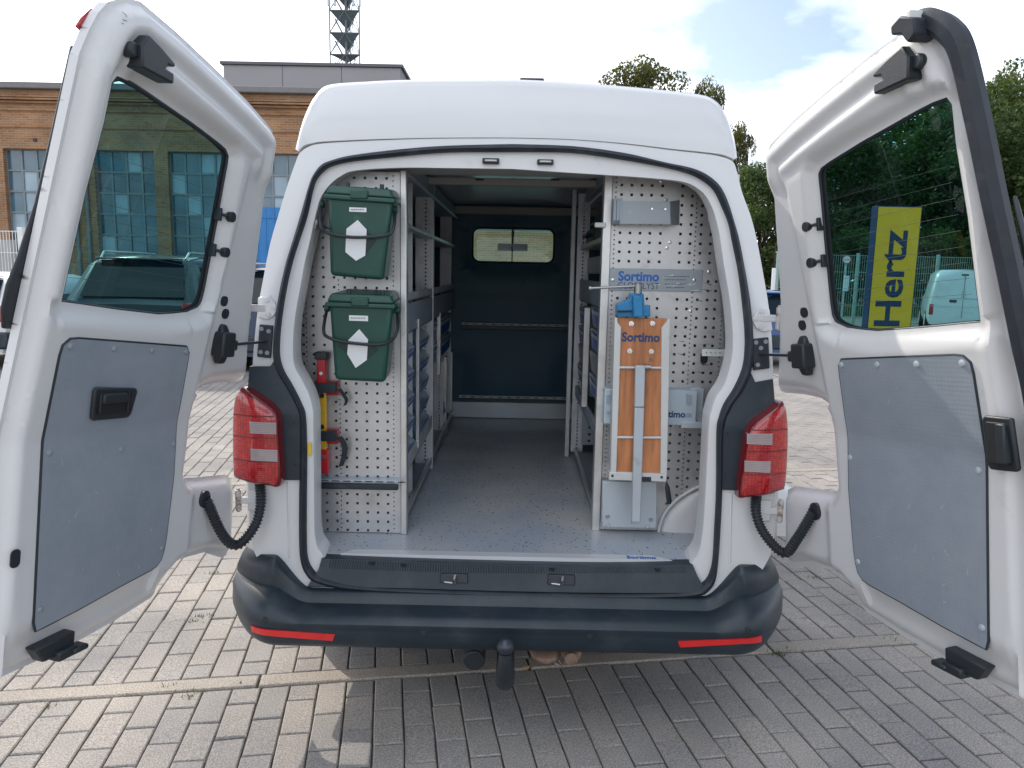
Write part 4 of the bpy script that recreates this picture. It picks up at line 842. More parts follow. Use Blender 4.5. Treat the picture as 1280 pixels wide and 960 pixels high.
mb = MB(); a, b = ony(393, 597.5, .215), ony(501, 604, .215); mb.box((-.74, .205, b[2]), (b[0], .248, a[2]-.001)); o = mb.build('bumper_rail', LGREY, lrack, bevel=.002)
c = ony(500, 612, .20); mb = MB(); mb.box((-.74, .186, c[2]), (b[0]-.006, .205, b[2]+.001)); mb.build('rubber_strip', RUBBER, o, bevel=.004)
mb = MB()
for i in range(9): x = -.70+.0385*i; mb.box((x, .2035, (a[2]+b[2])/2-.0015), (x+.026, .2065, (a[2]+b[2])/2+.002))
mb.build('rail_slots', BLACK, o)
BINM = mat('blue_grey_bin', (.16, .24, .32), .3, var=.1); BLUEL = mat('blue_label', (.012, .10, .36), .4)
def storage_box(s, xf, xb, y0, y1, z0, z1, label, grp, m, lab=True, lip=.5):
    t = wthing('storage_box', label, 'storage box', (s*(xf+xb)/2, (y0+y1)/2, z0), grp); g = .002
    mb = MB(); zl = z0+(z1-z0)*lip
    pf = [(s*xf, z0), (s*xb, z0), (s*xb, z1), (s*(xf+.045), z1), (s*(xf-.012), zl)]
    mb.prism([(x, y0+g, z) for x, z in pf], (0, y1-y0-2*g, 0)); mb.build('bin_body', m, t, bevel=.004, weld=True)
    if lab:
        h = (zl-z0); mb = MB(); xx = lambda z: s*(xf-.012*(z-z0)/max(1e-6, zl-z0)-.003)
        za, zb2 = z0+h*.12, z0+h*.9; mb.prism([(xx(za), y0+.10*(y1-y0), za), (xx(za), y1-.10*(y1-y0), za), (xx(zb2), y1-.10*(y1-y0), zb2), (xx(zb2), y0+.10*(y1-y0), zb2)], (s*.003, 0, 0)); o = mb.build('label_card', BLUEL, t)
        mb = MB(); za = z0+h*.66; zc = z0+h*.84; mb.prism([(xx(za)-s*.0015, y0+.16*(y1-y0), za), (xx(za)-s*.0015, y1-.16*(y1-y0), za), (xx(zc)-s*.0015, y1-.16*(y1-y0), zc), (xx(zc)-s*.0015, y0+.16*(y1-y0), zc)], (s*.002, 0, 0)); mb.build('label_slip', LGREY, t)
    return t
ords = ['topmost', 'second from the top', 'middle', 'fourth from the top', 'lowest']
for ci, (y0, y1, cn) in enumerate(((.30, .61, 'near'), (.66, 1.13, 'far'))):
    for i in range(5):
        z1 = 1.262-.094*i
        storage_box(-1, .398, .60, y0, y1, z1-.088, z1, f'{ords[i]} blue grey open bin in the {cn} column of the left rack', 'blue grey open bins in the left rack', BINM, lab=True, lip=.45)
for ci, (y0, y1, cn) in enumerate(((1.20, 1.49, 'nearer'), (1.54, 2.30, 'farther'))):
    for i in range(2):
        z1 = 1.262-.115*i
        storage_box(-1, .398, .62, y0, y1, z1-.108, z1, f'{["upper", "lower"][i]} {cn} pale box with blue label in the deep end of the left rack', 'pale boxes in the left rack', LGREY, lip=.95)
# coil of hose and blue tap hanging low at the far end
t = wthing('clamp_ring', 'grey wire loop with a blue clip hanging low on the far left rack post', 'wire loop', (-.41, 1.97, .60))
mb = MB(); A = [(547, 500), (542, 524), (545, 540), (552, 543.5), (558, 540), (556, 534), (550, 535)]; mb.tube(crom([ony(u, v, 1.94) for u, v in A], 6), .007, 8); mb.build('wire', GREYM, t)
mb = MB(); c = ony(552, 507, 1.95); mb.box(c-np.array([.014, .01, .02]), c+np.array([.014, .02, .02])); mb.tube([ony(553, 509, 1.94), ony(556, 513, 1.94), ony(548, 527, 1.94)], .008, 8); mb.build('clip', VICE, t, bevel=.005)
# ---- right rack
rrack = wthing('shelf_rack', 'aluminium shelf rack on the right of the load space with a perforated end panel', 'shelf rack', (.54, .33, ZF))
yr = .335
u_ = [774.5, 787, 799.5, 811.8, 825, 850, 862.5, 875.5, 888]; zt, zb_ = ony(800, 303.3, yr)[2], ony(800, 475.7, yr)[2]; pz = (zt-zb_)/15
zr = [zt+pz*i for i in range(-30, 8) if ZF+.02 < zt+pz*i < 1.85]; zs2 = [zt+pz*.5*i+pz*.25 for i in range(-60, 16) if ZF+.02 < zt+pz*.5*i < 1.84]
cr = [(ony(u, 303, yr)[0], .0045, zr) for u in u_]+[(ony(u, 303, yr)[0], .0024, zs2) for u in (767.5, 868.8)]+[(.715, .0045, [z for z in zr if z < 1.5]), (.742, .0024, [z for z in zs2 if z < 1.45])]
def archz(x): q = 1-((x-.86)/.285)**2; return ZF+.003+(.19*math.sqrt(q) if q > 0 else 0)
rp = solid(perf(.334, .775, yr, ZF+.003, 1.86, cr, zbot=archz).build('end_panel', ZINC, rrack, smooth=0), .002)
mb = MB(); mb.box((.306, yr-.015, ZF), (.336, yr+.03, 1.87)); mb.build('upright', ALU, rrack, bevel=.003)
post(rrack, 709.3, 714.5, 1.456, ZF, 1.92, 1); x0 = ony(728.5, 450, .85)[0]; x1 = ony(736, 450, .85)[0]
z0, z1 = ony(732, 509, .85)[2], ony(732, 384.5, .85)[2]; mb = MB(); mb.box((x0, .85, z0), (x1, .885, z1)); mb.build('upright', ALU, rrack, bevel=.002)
mb = MB(); p0 = ony(743.5, 278, .31); p1 = ony(757.5, 284.5, .31); mb.box((p0[0], .305, p1[2]), (p1[0], .325, p0[2])); mb.build('plastic_clip', PLUGM, rrack, bevel=.004)
for y, x, z0, z1 in ((1.45, .338, .60, 1.9),):
    solid(perf(x-.03, x+.03, y, z0, z1, [(x, .004, list(np.arange(z0+.02, z1, .018)))]).build('slotted_strip', ALUD, rrack, smooth=0), .002)
solid(perf(.36, 1.46, .72, ZF+.01, 1.86, [(y, .007, list(np.arange(.62, 1.85, .042))) for y in np.arange(.40, 1.42, .05)], axis='x').build('back_panel', SHELFG, rrack, smooth=0), .002)
mb = MB(); zl = .62
solid(perf(.36, .70, 1.44, .64, .86, [(x, .006, list(np.arange(.66, .86, .035))) for x in np.arange(.40, .68, .04)]).build('cross_panel', GREYM, rrack, smooth=0), .002)
zA = ony(736, 303, .75)[2]; shelf(rrack, 1, .38, 1.44, zA-.01, .022, xf=.325, lm=ALU)
zB = ony(740, 352, .55)[2]; zC = ony(740, 384, .55)[2]; shelf(rrack, 1, .38, 1.44, zC, zB-zC, xf=.325, lm=SHELFG)
mb = MB(); 
zD = ony(740, 543, .45)[2]; shelf(rrack, 1, .38, 1.50, zD-.01, .05, xf=.320, lm=SHELFG); shelf(rrack, 1, .38, 1.44, .595, .03, xf=.322, lm=ALU)
mb = MB(); mb.tube([(.325, .36, ony(752, 233, .36)[2]), (.325, 1.42, ony(752, 233, .36)[2])], .005, 8); mb.build('top_rail', ALU, rrack)
mb = MB(); mb.box((.34, .38, 1.86), (.72, 1.44, 1.91)); mb.build('top_cover', INT, rrack)
solid(perf(.38, 1.42, .36, zB+.03, zA-.05, [(y, .006, list(np.arange(zB+.05, zA-.07, .03))) for y in np.arange(.42, 1.4, .045)], axis='x').build('perforated_backing', GREYM, rrack, smooth=0), .002)
dn = ['topmost', 'second from the top', 'third from the top', 'lowest']
for (y0, y1, cn, ym, u, v0, vp) in ((.39, .845, 'near', .55, 740, 384.5, 30.6), (.89, 1.44, 'far', 1.25, 722, 384, 24.6)):
    for i in range(4):
        z1, z0 = ony(u, v0+vp*i, ym)[2], ony(u, v0+vp*(i+1), ym)[2]
        storage_box(1, .338, .66, y0+.012, y1, z0+.004, z1, f'{dn[i]} grey drawer box in the {cn} column of the right rack', 'grey drawer boxes in the right rack', mat('grey_drawer', (.22, .25, .28), .42, var=.06), lab=(i != 2), lip=.96)
# things stacked on the top right shelf
for i, (y0, y1, h, lb) in enumerate(((.42, .62, .10, 'low dark case lying at the near end of the top right shelf'), (.66, .98, .13, 'tall dark case standing mid way along the top right shelf'), (1.02, 1.38, .08, 'flat dark case at the far end of the top right shelf'))):
    t = wthing('tool_case', lb, 'case', (.5, (y0+y1)/2, zA), 'dark cases on the top right shelf')
    mb = MB(); mb.box((.345, y0, zA-.004), (.65, y1, zA+h)); mb.build('case_body', mat('dark_case', (.035, .05, .065), .45), t, bevel=.008)
    mb = MB(); mb.tube([(.344, y0+.05, zA+h*.6), (.325, y0+.06, zA+h*.62), (.325, y1-.06, zA+h*.62), (.344, y1-.05, zA+h*.6)], .006, 8); mb.build('case_handle', BLACK, t)
# sign plate on the right panel
y_ = yr-.004
mb = MB(); pbox(mb, y_-.003, 757.5, 335, 877, 365, .003); plate = mb.build('maker_plate', mat('plate_grey', (.30, .335, .36), .4, .2, dirt=(.5, .5, .5), dscale=25, dthr=(.66, .8)), rrack, bevel=.001)
a, b = ony(772.5, 351.2, y_), ony(824, 339.5, y_); text('lettering', 'Sortimo', (a[0], y_-.0032, a[2]), (1, 0, 0), (0, 0, 1), b[0]-a[0], b[2]-a[2], .0006, SORT, plate, .034, 1.0)
a, b = ony(772, 360.5, y_), ony(824, 353.5, y_); text('lettering', 'GLOBELYST', (a[0], y_-.0032, a[2]), (1, 0, 0), (0, 0, 1), b[0]-a[0], b[2]-a[2], .0005, NAVY, plate, -.004)
mb = MB()
for v, u0, u1 in ((345.7, 831, 862), (349.8, 831, 857), (355.2, 831, 859), (359.4, 833, 855)):
    u = u0
    while u < u1: w = random.uniform(1.4, 3.4); pbox(mb, y_-.0036, u, v-.5, min(u+w, u1), v+.45, .0004); u += w+.8
mb.build('small_print', NAVY, plate, smooth=0)
for q in ((766, 349.8), (867.5, 350)):
    mb = MB(); c = ony(*q, y_-.003); mb.tube([c, c+np.array([0, -.003, 0]), c+np.array([0, -.004, 0])], [.006, .0055, .003], 12); mb.build('plate_rivet', CHR, plate)
for q in ((832.5, 250.2), (833.5, 310), (863, 388.8), (886, 339.5), (837, 303), (826, 226)):
    mb = MB(); c = ony(*q, yr-.001); mb.tube([c, c+np.array([0, -.003, 0]), c+np.array([0, -.0045, 0])], [.0065, .006, .003], 12); mb.build('panel_screw', CHR, rrack)
mb = MB()
for i in range(16):
    u, v = random.uniform(842, 880), random.choice([random.uniform(372, 470), random.uniform(337, 365)]); a = ony(u, v, yr-.0015); l_ = random.uniform(.012, .05); sl = random.uniform(-.25, .1)
    mb.add([a, a+np.array([l_, 0, l_*sl]), a+np.array([l_*.9, 0, l_*sl-random.uniform(.001, .004)])], [(0, 1, 2)])
mb.build('scrape_marks', mat('scrape_dark', (.09, .09, .10), .6), rrack, smooth=0)
mb = MB()
for i in range(9):
    u, v = random.uniform(815, 868), random.uniform(344, 366); a = ony(u, v, y_-.0036); l_ = random.uniform(.02, .06); sl = random.uniform(.08, .3)
    mb.add([a, a+np.array([l_, 0, l_*sl]), a+np.array([l_*.95, 0, l_*sl+.0018])], [(0, 1, 2)])
mb.build('plate_scratches', WHITEP, plate, smooth=0)
# ---- green bins
def bin_(lab, o_, tag_, marks, bail, yb, grpoff=0):
    """o_: photo corners of the body front (tl, tr, br, bl); built as a tapered tub with rim, lid, bail handle and labels."""
    tl, tr, br, bl = [ony(u, v, yb) for u, v in o_]; dep = .165
    w0, w1 = tr-tl, br-bl; t = wthing('caddy_bin', lab, 'bin', tuple((bl+br)/2+np.array([0, dep/2, 0])), 'green caddy bins on the perforated panel')
    back = np.array([-.006, dep, .012]); bk2 = np.array([-.010, dep-.02, .006]); bL, bL2 = back+np.array([.03, 0, 0]), bk2+np.array([.03, 0, 0])
    mb = MB(); mb.hexa([bl+np.array([.004, .012, 0]), br+np.array([-.004, .012, 0]), br+bk2, bl+bL2], [tl, tr, tr+back, tl+bL]); mb.build('bin_body', GREEN, t, bevel=.014, seg=3)
    up = np.array([0, 0, 1.])
    r = [tl+np.array([-.010, -.010, -.012]), tr+np.array([.008, -.010, -.012]), tr+back+np.array([.006, .005, -.010]), tl+bL+np.array([-.010, .005, -.010])]
    mb = MB(); mb.hexa(r, [p+up*.016 for p in r]); mb.build('rim', GREEN, t, bevel=.005)
    m = sum(r)/4; top = [m+(p-m)*.97+up*.0165 for p in r]; tp2 = [m+(p-m)*.86+up*.044 for p in r]
    mb = MB(); mb.hexa(top, tp2); ld = mb.build('lid', GREEN, t, bevel=.008, seg=3)
    c = (top[0]+top[1])/2; mb = MB(); mb.box(c+np.array([-.028, -.008, -.010]), c+np.array([.028, .012, .018])); mb.build('lid_catch', GREEN, ld, bevel=.004)
    for f in (.28, .84): h = tp2[0]*(1-f)+tp2[1]*f; mb = MB(); mb.cyl(h+np.array([0, .02, -.004]), h+np.array([0, .022, .014]), .007, 10); mb.build('lid_pin', BLACK, ld)
    front = lambda u, v, dy=0: ony(u, v, yb+dy)
    u0, v0, u1, v1 = tag_; sl = yb-.0005
    def fy_(z): f = (tl[2]-z)/(tl[2]-bl[2]); return yb+.012*f-.0035
    def fp(u, v): p = ony(u, v, yb); return ony(u, v, fy_(p[2]))
    mb = MB(); mb.prism([fp(u0, v0), fp(u1, v0+.8), fp(u1, v1+.8), fp(u0, v1)], (0, .002, 0)); lb = mb.build('name_label', WHITEP, t)
    mb = MB(); 
    for k in range(6): uu = u0+2.5+(u1-u0-5)*k/6; p, q = fp(uu, (v0+v1)/2-.6), fp(uu+(u1-u0-5)/6*.7, (v0+v1)/2+.9); mb.box((p[0], p[1]-.001, q[2]), (q[0], p[1]+.001, p[2]))
    mb.build('faded_print', mat('faded_print_grey', (.25, .27, .28), .5), lb, smooth=0)
    if marks[1]: mb = MB(); mb.prism([fp(*q)+np.array([0, .0006, 0]) for q in marks[1]], (0, .0015, 0)); mb.build('dark_diamond', DKGREEN, t)
    mb = MB(); mb.prism([fp(*q) for q in marks[0]], (0, .002, 0)); mb.build('white_arrow_sticker', WHITEP, t)
    mb = MB(); pth = [front(*bail[0], .07)]+[front(u, v, -.012) for u, v in bail[1:-1]]+[front(*bail[-1], .07)]; pp = crom(pth, 6); mb.tube(pp, .0055, 8); mb.build('bail_handle', BLACK, t)
    for e in (bail[0], bail[-1]):
        mb = MB(); c = front(*e, .065); mb.cyl(c-np.array([.008, 0, 0]), c+np.array([.008, 0, 0]), .013, 14); mb.build('handle_boss', GREEN, t, bevel=.002)
    return t
bin_('upper green lidded caddy bin with black handle and white arrow sticker', [(409, 244), (491, 250), (480, 350.5), (409, 344.5)], (436.5, 259, 458, 264.5),
     ([(447, 275), (458.3, 287), (456.5, 319.5), (445, 326), (431.7, 315), (433, 286)], [(458.3, 287), (466, 296), (470, 300), (457, 318)]), [(402, 255), (401, 281), (409, 291), (440, 296.5), (478, 295), (491, 288), (494, 262)], .085)
bin_('lower green lidded caddy bin with black handle and white arrow sticker', [(410.5, 379), (491.5, 382), (482, 479.5), (415, 476)], (436.3, 394, 460, 400.8),
     ([(449, 411.5), (460, 424.5), (458.5, 450), (444.5, 460), (434, 442.5), (435.5, 425)], [(449, 420), (473, 437), (458, 450), (434, 442), (421, 432)]), [(409, 385), (404.5, 412), (411, 422), (437, 428.5), (480, 430), (496, 415), (497, 388)], .085)
# hooks that carry the bins
t = wthing('bin_hook', 'small silver clamp holding the upper green bin beside the door frame', 'clamp', tuple(ony(392, 280, .2)))
mb = MB(); c = ony(391, 278, .14); mb.cyl(c+np.array([-.015, 0, 0]), c+np.array([.02, 0, .0]), .014, 12); mb.box(c+np.array([-.006, -.012, -.022]), c+np.array([.014, .10, .004])); mb.build('clamp_body', STEEL, t, bevel=.003)
mb = MB(); mb.tube([c, c+np.array([.03, .0, -.012]), ony(412, 286, .08)], .0035, 6); mb.build('clamp_wire', BLACK, t)
# ---- spirit level strapped to the left panel
t = wthing('spirit_level', 'red and yellow spirit level strapped upright to the left perforated panel', 'spirit level', tuple(ony(402, 594, .23)))
ys = .205
mb = MB(); p, q = ony(398.5, 489, ys), ony(407.7, 563, ys); mb.box((p[0], ys, q[2]), (q[0], ys+.024, p[2])); mb.build('level_body', YEL, t, bevel=.002)
for (u0, v0, u1, v1) in ((395.8, 449, 407.5, 489), (398, 562, 410, 592.5)):
    mb = MB(); p, q = ony(u0, v0, ys-.004), ony(u1, v1, ys-.004); mb.box((p[0], ys-.004, q[2]), (q[0], ys+.028, p[2])); o = mb.build('end_block', RED, t, bevel=.003)
    vc = 466.5 if v0 < 500 else 571; c = ony((u0+u1)/2, vc, ys-.004); mb = MB(); mb.tube([c, c+np.array([0, -.005, 0])], [.0075, .006], 12); mb.build('end_screw', CHR, o)
mb = MB(); p, q = ony(392.5, 440, ys-.006), ony(409, 450, ys-.006); mb.box((p[0], ys-.006, q[2]), (q[0], ys+.03, p[2])); mb.build('end_cap', BLACK, t, bevel=.004)
for vc in (494.5, 533.5):
    mb = MB(); c = ony(402.5, vc, ys-.001); mb.cyl(c, c+np.array([0, -.003, 0]), .0085, 14); mb.build('vial_ring', BLACK, t)
for i, (v0, v1) in enumerate(((476.5, 493), (537, 553.5))):
    t = wthing('strap_clip', ['upper', 'lower'][i]+' red clip with black strap holding the spirit level', 'strap', tuple(ony(405, (v0+v1)/2, .23)), 'straps round the spirit level')
    p, q = ony(384, v0+1.5, ys-.012), ony(421, v1-1.5, ys-.012)
    mb = MB(); mb.box((p[0], ys-.012, q[2]), (q[0]-.004, ys-.008, p[2])); mb.box((q[0]-.03, ys-.008, q[2]), (q[0]-.004, ys+.04, p[2])); mb.build('strap_band', RUBBER, t, bevel=.002)
    a, b = ony(394, v0-1, ys+.02), ony(423, v1+1, ys+.02); mb = MB(); mb.box((a[0], ys+.012, b[2]), (b[0], ys+.038, a[2])); mb.build('clip_base', RED, t, bevel=.003)
    A = [(424, 486), (429, 493), (433, 500), (431, 507)] if i == 0 else [(424, 546), (430, 556), (430, 570), (426, 583)]
    mb = MB(); pth = crom([ony(u, v, ys-.004+.006*k) for k, (u, v) in enumerate(A)], 5); w = np.array([.006 if i == 0 else .0095, 0, .003]); mb.grid([[a-w, a+w] for a in pth]); mb.grid([[a-w+np.array([0, .002, 0]), a+w+np.array([0, .002, 0])] for a in pth][::-1]); mb.build('strap_tail', RUBBER, t)
# ---- folding bench with vice, right
yb = .215
t = wthing('folding_bench', 'folded plywood work bench with blue vice clipped to the right perforated panel', 'work bench', tuple(ony(790, 658, .3)))
pp = lambda u, v, y=yb: ony(u, v, y)
mb = MB(); mb.prism([pp(u, v) for u, v in [(769, 397), (836.5, 398.5), (833, 592), (764, 590)]], (0, .022, 0)); board = mb.build('board', WOOD, t, bevel=.002)
RAILM = mat('white_rail', (.58, .59, .58), .42, .2, var=.05, dirt=(.28, .22, .18), dscale=18, dthr=(.62, .8))
for q in ([(768.5, 397), (772, 397), (772, 402.5), (776.5, 409), (774.5, 475), (770.5, 592), (763, 592)], [(827, 410), (832.5, 403), (836, 398), (838, 398.5), (834, 593), (825.5, 592), (826, 560)]):
    mb = MB(); mb.prism([pp(u, v, yb-.010) for u, v in q], (0, .042, 0)); mb.build('side_rail', RAILM, t, bevel=.002)
mb = MB(); mb.prism([pp(u, v, yb-.014) for u, v in [(761.5, 590), (834, 592.5), (833, 602.5), (761, 600)]], (0, .05, 0)); base = mb.build('foot_bracket', RAILM, t, bevel=.002)
for q in ((765.5, 594.8), (827, 596.5)):
    mb = MB(); c = pp(*q, yb-.0145); mb.cyl(c, c+np.array([0, -.002, 0]), .0045, 10); mb.build('bracket_hole', BLACK, base)
mb = MB(); mb.prism([pp(u, v, yb-.0150) for u, v in [(802.5, 596), (814, 596.3), (814, 602.3), (802.5, 602)]], (0, .003, 0)); mb.build('bracket_slot', BLACK, base)
for v in (459.3, 546.5):
    mb = MB(); a, b = pp(773 if v < 500 else 771, v, yb-.006), pp(828, v+.6, yb-.006); mb.cyl(a, b, .0046, 10); mb.build('cross_bar', RAILM, t)
mb = MB(); mb.prism([pp(u, v, yb-.032) for u, v in [(794.5, 457), (806.8, 457), (805.5, 509), (793.2, 509)]], (0, .020, 0)); mb.build('leg', LGREY, t, bevel=.003)
mb = MB(); mb.prism([pp(u, v, yb-.029) for u, v in [(793.5, 509.5), (805.5, 509.5), (800.5, 655.5), (789.5, 655)]], (0, .020, 0)); o = mb.build('leg', LGREY, t, bevel=.003)
mb = MB(); mb.prism([pp(u, v, yb-.030) for u, v in [(790, 651.5), (800.4, 652), (800.3, 655.6), (789.6, 655.2)]], (0, .012, 0)); mb.build('leg_foot', GREYM, o)
for q in ((789, 404.7), (815.5, 404.3), (787, 439), (814, 439.5)):
    mb = MB(); c = pp(*q, yb); mb.tube([c, c+np.array([0, -.004, 0]), c+np.array([0, -.0055, 0]), c+np.array([0, -.003, 0])], [.0095, .0090, .006, .003], 16); mb.build('bolt_washer', CHR, board)
mb = MB(); a = pp(809.5, 459, yb-.012); mb.cyl(a-np.array([.010, 0, 0]), a+np.array([.010, 0, 0]), .010, 12); mb.tube([pp(811, 452, yb-.002), pp(813, 446, yb-.004), pp(815, 452, yb-.003)], .0022, 6); mb.build('latch_pin', STEEL, t)
a, b = pp(777, 427, yb), pp(825, 415.8, yb); text('lettering', 'Sortimo', (a[0], yb-.0003, a[2]), (1, 0, 0), (0, 0, 1), b[0]-a[0], b[2]-a[2], .0006, NAVY, board, .034, 1.0)
mb = MB(); mb.prism([pp(u, v, .285) for u, v in [(753.5, 602), (821.5, 602), (821, 661), (752, 659)]], (0, .03, 0)); fp_ = mb.build('lower_holder', LGREY, t, bevel=.003)
for q in ((759.5, 646), (813.5, 650), (760, 657), (809, 658)):
    mb = MB(); c = pp(*q, .2845); mb.tube([c, c+np.array([0, -.004, 0])], [.008, .006], 12); mb.build('holder_bolt', CHR if q[1] > 655 else STEEL, fp_)
mb = MB(); yv = .20
mb.prism([pp(u, v, yv) for u, v in [(789, 367), (805, 367), (806, 384), (813, 381), (813, 396), (771.5, 396), (771.5, 381), (787, 374)]], (0, .055, 0)); vb = mb.build('vice_body', VICE, t, bevel=.004)
mb = MB(); mb.prism([pp(u, v, yv-.022) for u, v in [(791.5, 370), (803.5, 370), (804.5, 396.5), (792, 396.5)]], (0, .024, 0)); mb.build('vice_slide', VICE, vb, bevel=.004)
mb = MB(); mb.prism([pp(u, v, yv-.012) for u, v in [(772, 388.5), (790, 388), (790, 390), (772, 390.5)]], (0, .014, 0)); mb.build('vice_groove', mat('deep_black', (.006, .008, .010), .6), vb)
mb = MB(); c = pp(797.5, 360, yv+.01); mb.tube([pp(797.5, 354, yv+.01), pp(797.5, 355, yv+.01), pp(797.3, 367, yv+.01)], [.012, .0145, .0135], 18); mb.build('vice_screw', STEEL, vb)
mb = MB(); a, b = pp(737.5, 360.3, yv+.008), pp(803, 357.2, yv+.006); mb.tube([a, b], .0046, 10); mb.tube([a-np.array([.004, 0, 0]), a+np.array([.004, 0, 0])], .008, 12); mb.build('vice_handle', STEEL, vb)
# ---- grey tray holder at the top right, box holder, perforated strap, cable
t = wthing('tray_holder', 'grey folded metal holder fixed high on the right perforated panel', 'holder', tuple(ony(806, 280, yr)))
mb = MB(); yq = .27
mb.add([pp(773, 251, yq), pp(837, 252, yq), pp(838, 280, yq), pp(775, 279.5, yq)], [(0, 1, 2, 3)]); mb.add([pp(764.5, 249, yr-.005), pp(773, 249, yq), pp(775, 280, yq), pp(764, 280, yr-.005)], [(0, 1, 2, 3)]); mb.add([pp(837, 252, yq), pp(849, 250, yr-.005), pp(848.5, 281, yr-.005), pp(838, 280.5, yq)], [(0, 1, 2, 3)])
mb.add([pp(775, 279.5, yq), pp(838, 280, yq), pp(848, 280, yr-.004), pp(765, 280, yr-.004)], [(0, 1, 2, 3)]); solid(mb.build('holder_sheet', GREYM, t, smooth=0), .004)
for q in ((815, 261), (831.5, 261.5)): mb = MB(); c = pp(*q, yq-.002); mb.tube([c, c+np.array([0, -.003, 0])], [.006, .004], 10); mb.build('holder_rivet', CHR, t)
for u in (768.5, 772.5, 776): mb = MB(); mb.box(pp(u-.9, 248, yq-.003), pp(u+.9, 276, yq+.004)); mb.build('holder_rib', SHELFG, t, bevel=.001)
t = wthing('box_holder', 'pale grey sheet metal holder behind the folded bench', 'holder', tuple(ony(820, 527, yr)))
mb = MB(); yq = .262; mb.box(pp(756, 486, yq), pp(864, 527.5, yq+.07)); hb = mb.build('holder_box', mat('holder_blue_grey', (.42, .50, .56), .4, .15, var=.05), t, bevel=.003)
a, b = pp(819, 521.5, yq), pp(857, 513.5, yq); text('lettering', 'Sortimo', (a[0], yq-.0003, a[2]), (1, 0, 0), (0, 0, 1), b[0]-a[0], b[2]-a[2], .0006, NAVY, hb, .034, 1.0)
for q in ([(858, 492), (864.5, 494), (864.5, 506), (858, 506)], [(858, 516), (864.5, 517), (864.5, 521), (858, 521)], [(758, 494), (763.5, 494), (763.5, 505), (758, 505)], [(758, 514), (763.5, 514), (763.5, 518), (758, 518)]):
    mb = MB(); mb.prism([pp(u, v, yq-.003) for u, v in q], (0, .004, 0)); mb.build('holder_cutout', SHELFG, hb)
mb = MB(); mb.box(pp(852, 527.5, yq-.01), pp(874, 530, yr)); mb.box(pp(864, 485.5, yq+.03), pp(874, 528, yr)); mb.build('holder_bracket', LGREY, t, bevel=.002)
t = wthing('strap_bracket', 'pale perforated strip bracket sticking out from the right panel to the door frame', 'bracket', tuple(ony(896, 441, .28)))
zz = ony(896, 441, .25)[2]; x0, x1 = ony(877.5, 441, .25)[0], ony(915, 441, .25)[0]; h = .012
holes = [(x0+.015+.016*i, .0026, [zz]) for i in range(5)]
solid(perf(x0, x1, .25, zz-h, zz+h, holes).build('strip', mat('bracket_pale', (.60, .62, .60), .45, .1), t, smooth=0), .003)
mb = MB(); c = pp(880, 449, yr-.003); mb.prism([c+np.array([x, 0, z]) for x, z in rrect(-.013, -.016, .013, .024, .011, 4)], (0, .003, 0)); mb.build('dark_slot', mat('deep_black', (.006, .008, .010), .6), t)
t = wthing('cable', 'thin dark cable with a black plug hanging beside the folded bench', 'cable', tuple(ony(835, 605, .28)))
mb = MB(); mb.tube(crom([pp(833, 538, .25), pp(833.6, 565, .25), pp(833, 590, .25), pp(833.5, 606, .26)], 6), .0026, 6); mb.build('wire', BLACK, t)
mb = MB(); mb.tube([pp(833, 604, .26), pp(834, 609, .26), pp(836.5, 626, .26), pp(837, 629.5, .26)], [.004, .0085, .0095, .006], 12); mb.build('plug', BLACK, t)
mb = MB(); p = onz(430, 0, 0); q = rs(387.5, 561, .006); mb.box(q+np.array([-.006, -.004, -.020]), q+np.array([.006, .0, .020])); mb.build('yellow_sticker', mat('sticker_yellow', (.70, .52, .05), .5), jamb)
# ================================================================== SURROUNDINGS
def brick_mat():
    m, t, b = nodes('weathered_brick'); n = t.nodes; l = t.links
    tcn = n.new('ShaderNodeTexCoord'); mpn = n.new('ShaderNodeMapping'); mpn.inputs['Rotation'].default_value = (R(90), 0, 0); l.new(tcn.outputs['Object'], mpn.inputs[0])
    br = n.new('ShaderNodeTexBrick'); br.inputs['Scale'].default_value = 1; br.inputs['Brick Width'].default_value = .25; br.inputs['Row Height'].default_value = .075; br.inputs['Mortar Size'].default_value = .008
    br.inputs['Color1'].default_value = (.38, .20, .095, 1); br.inputs['Color2'].default_value = (.275, .14, .068, 1); br.inputs['Mortar'].default_value = (.36, .29, .22, 1); br.inputs['Bias'].default_value = -.1
    sp = n.new('ShaderNodeSeparateXYZ'); l.new(tcn.outputs['Object'], sp.inputs[0]); cb = n.new('ShaderNodeCombineXYZ'); l.new(sp.outputs[0], cb.inputs[0]); l.new(sp.outputs[2], cb.inputs[1]); l.new(cb.outputs[0], br.inputs['Vector'])
    nn = n.new('ShaderNodeTexNoise'); nn.inputs['Scale'].default_value = .9; nn.inputs['Detail'].default_value = 8; nn.inputs['Roughness'].default_value = .65; mp2 = n.new('ShaderNodeMapping'); mp2.inputs['Scale'].default_value = (.8, 1, 1.1); l.new(tcn.outputs['Object'], mp2.inputs[0]); l.new(mp2.outputs[0], nn.inputs['Vector'])
    r = n.new('ShaderNodeValToRGB'); r.color_ramp.elements[0].position = .3; r.color_ramp.elements[0].color = (.70, .68, .66, 1); r.color_ramp.elements[1].position = .62; r.color_ramp.elements[1].color = (1.12, 1.1, 1.08, 1); l.new(nn.outputs[0], r.inputs[0])
    mx = n.new('ShaderNodeMixRGB'); mx.blend_type = 'MULTIPLY'; mx.inputs[0].default_value = 1; l.new(br.outputs[0], mx.inputs[1]); l.new(r.outputs[0], mx.inputs[2]); l.new(mx.outputs[0], b.inputs['Base Color']); b.inputs['Roughness'].default_value = .9
    return m
BRICK = brick_mat()
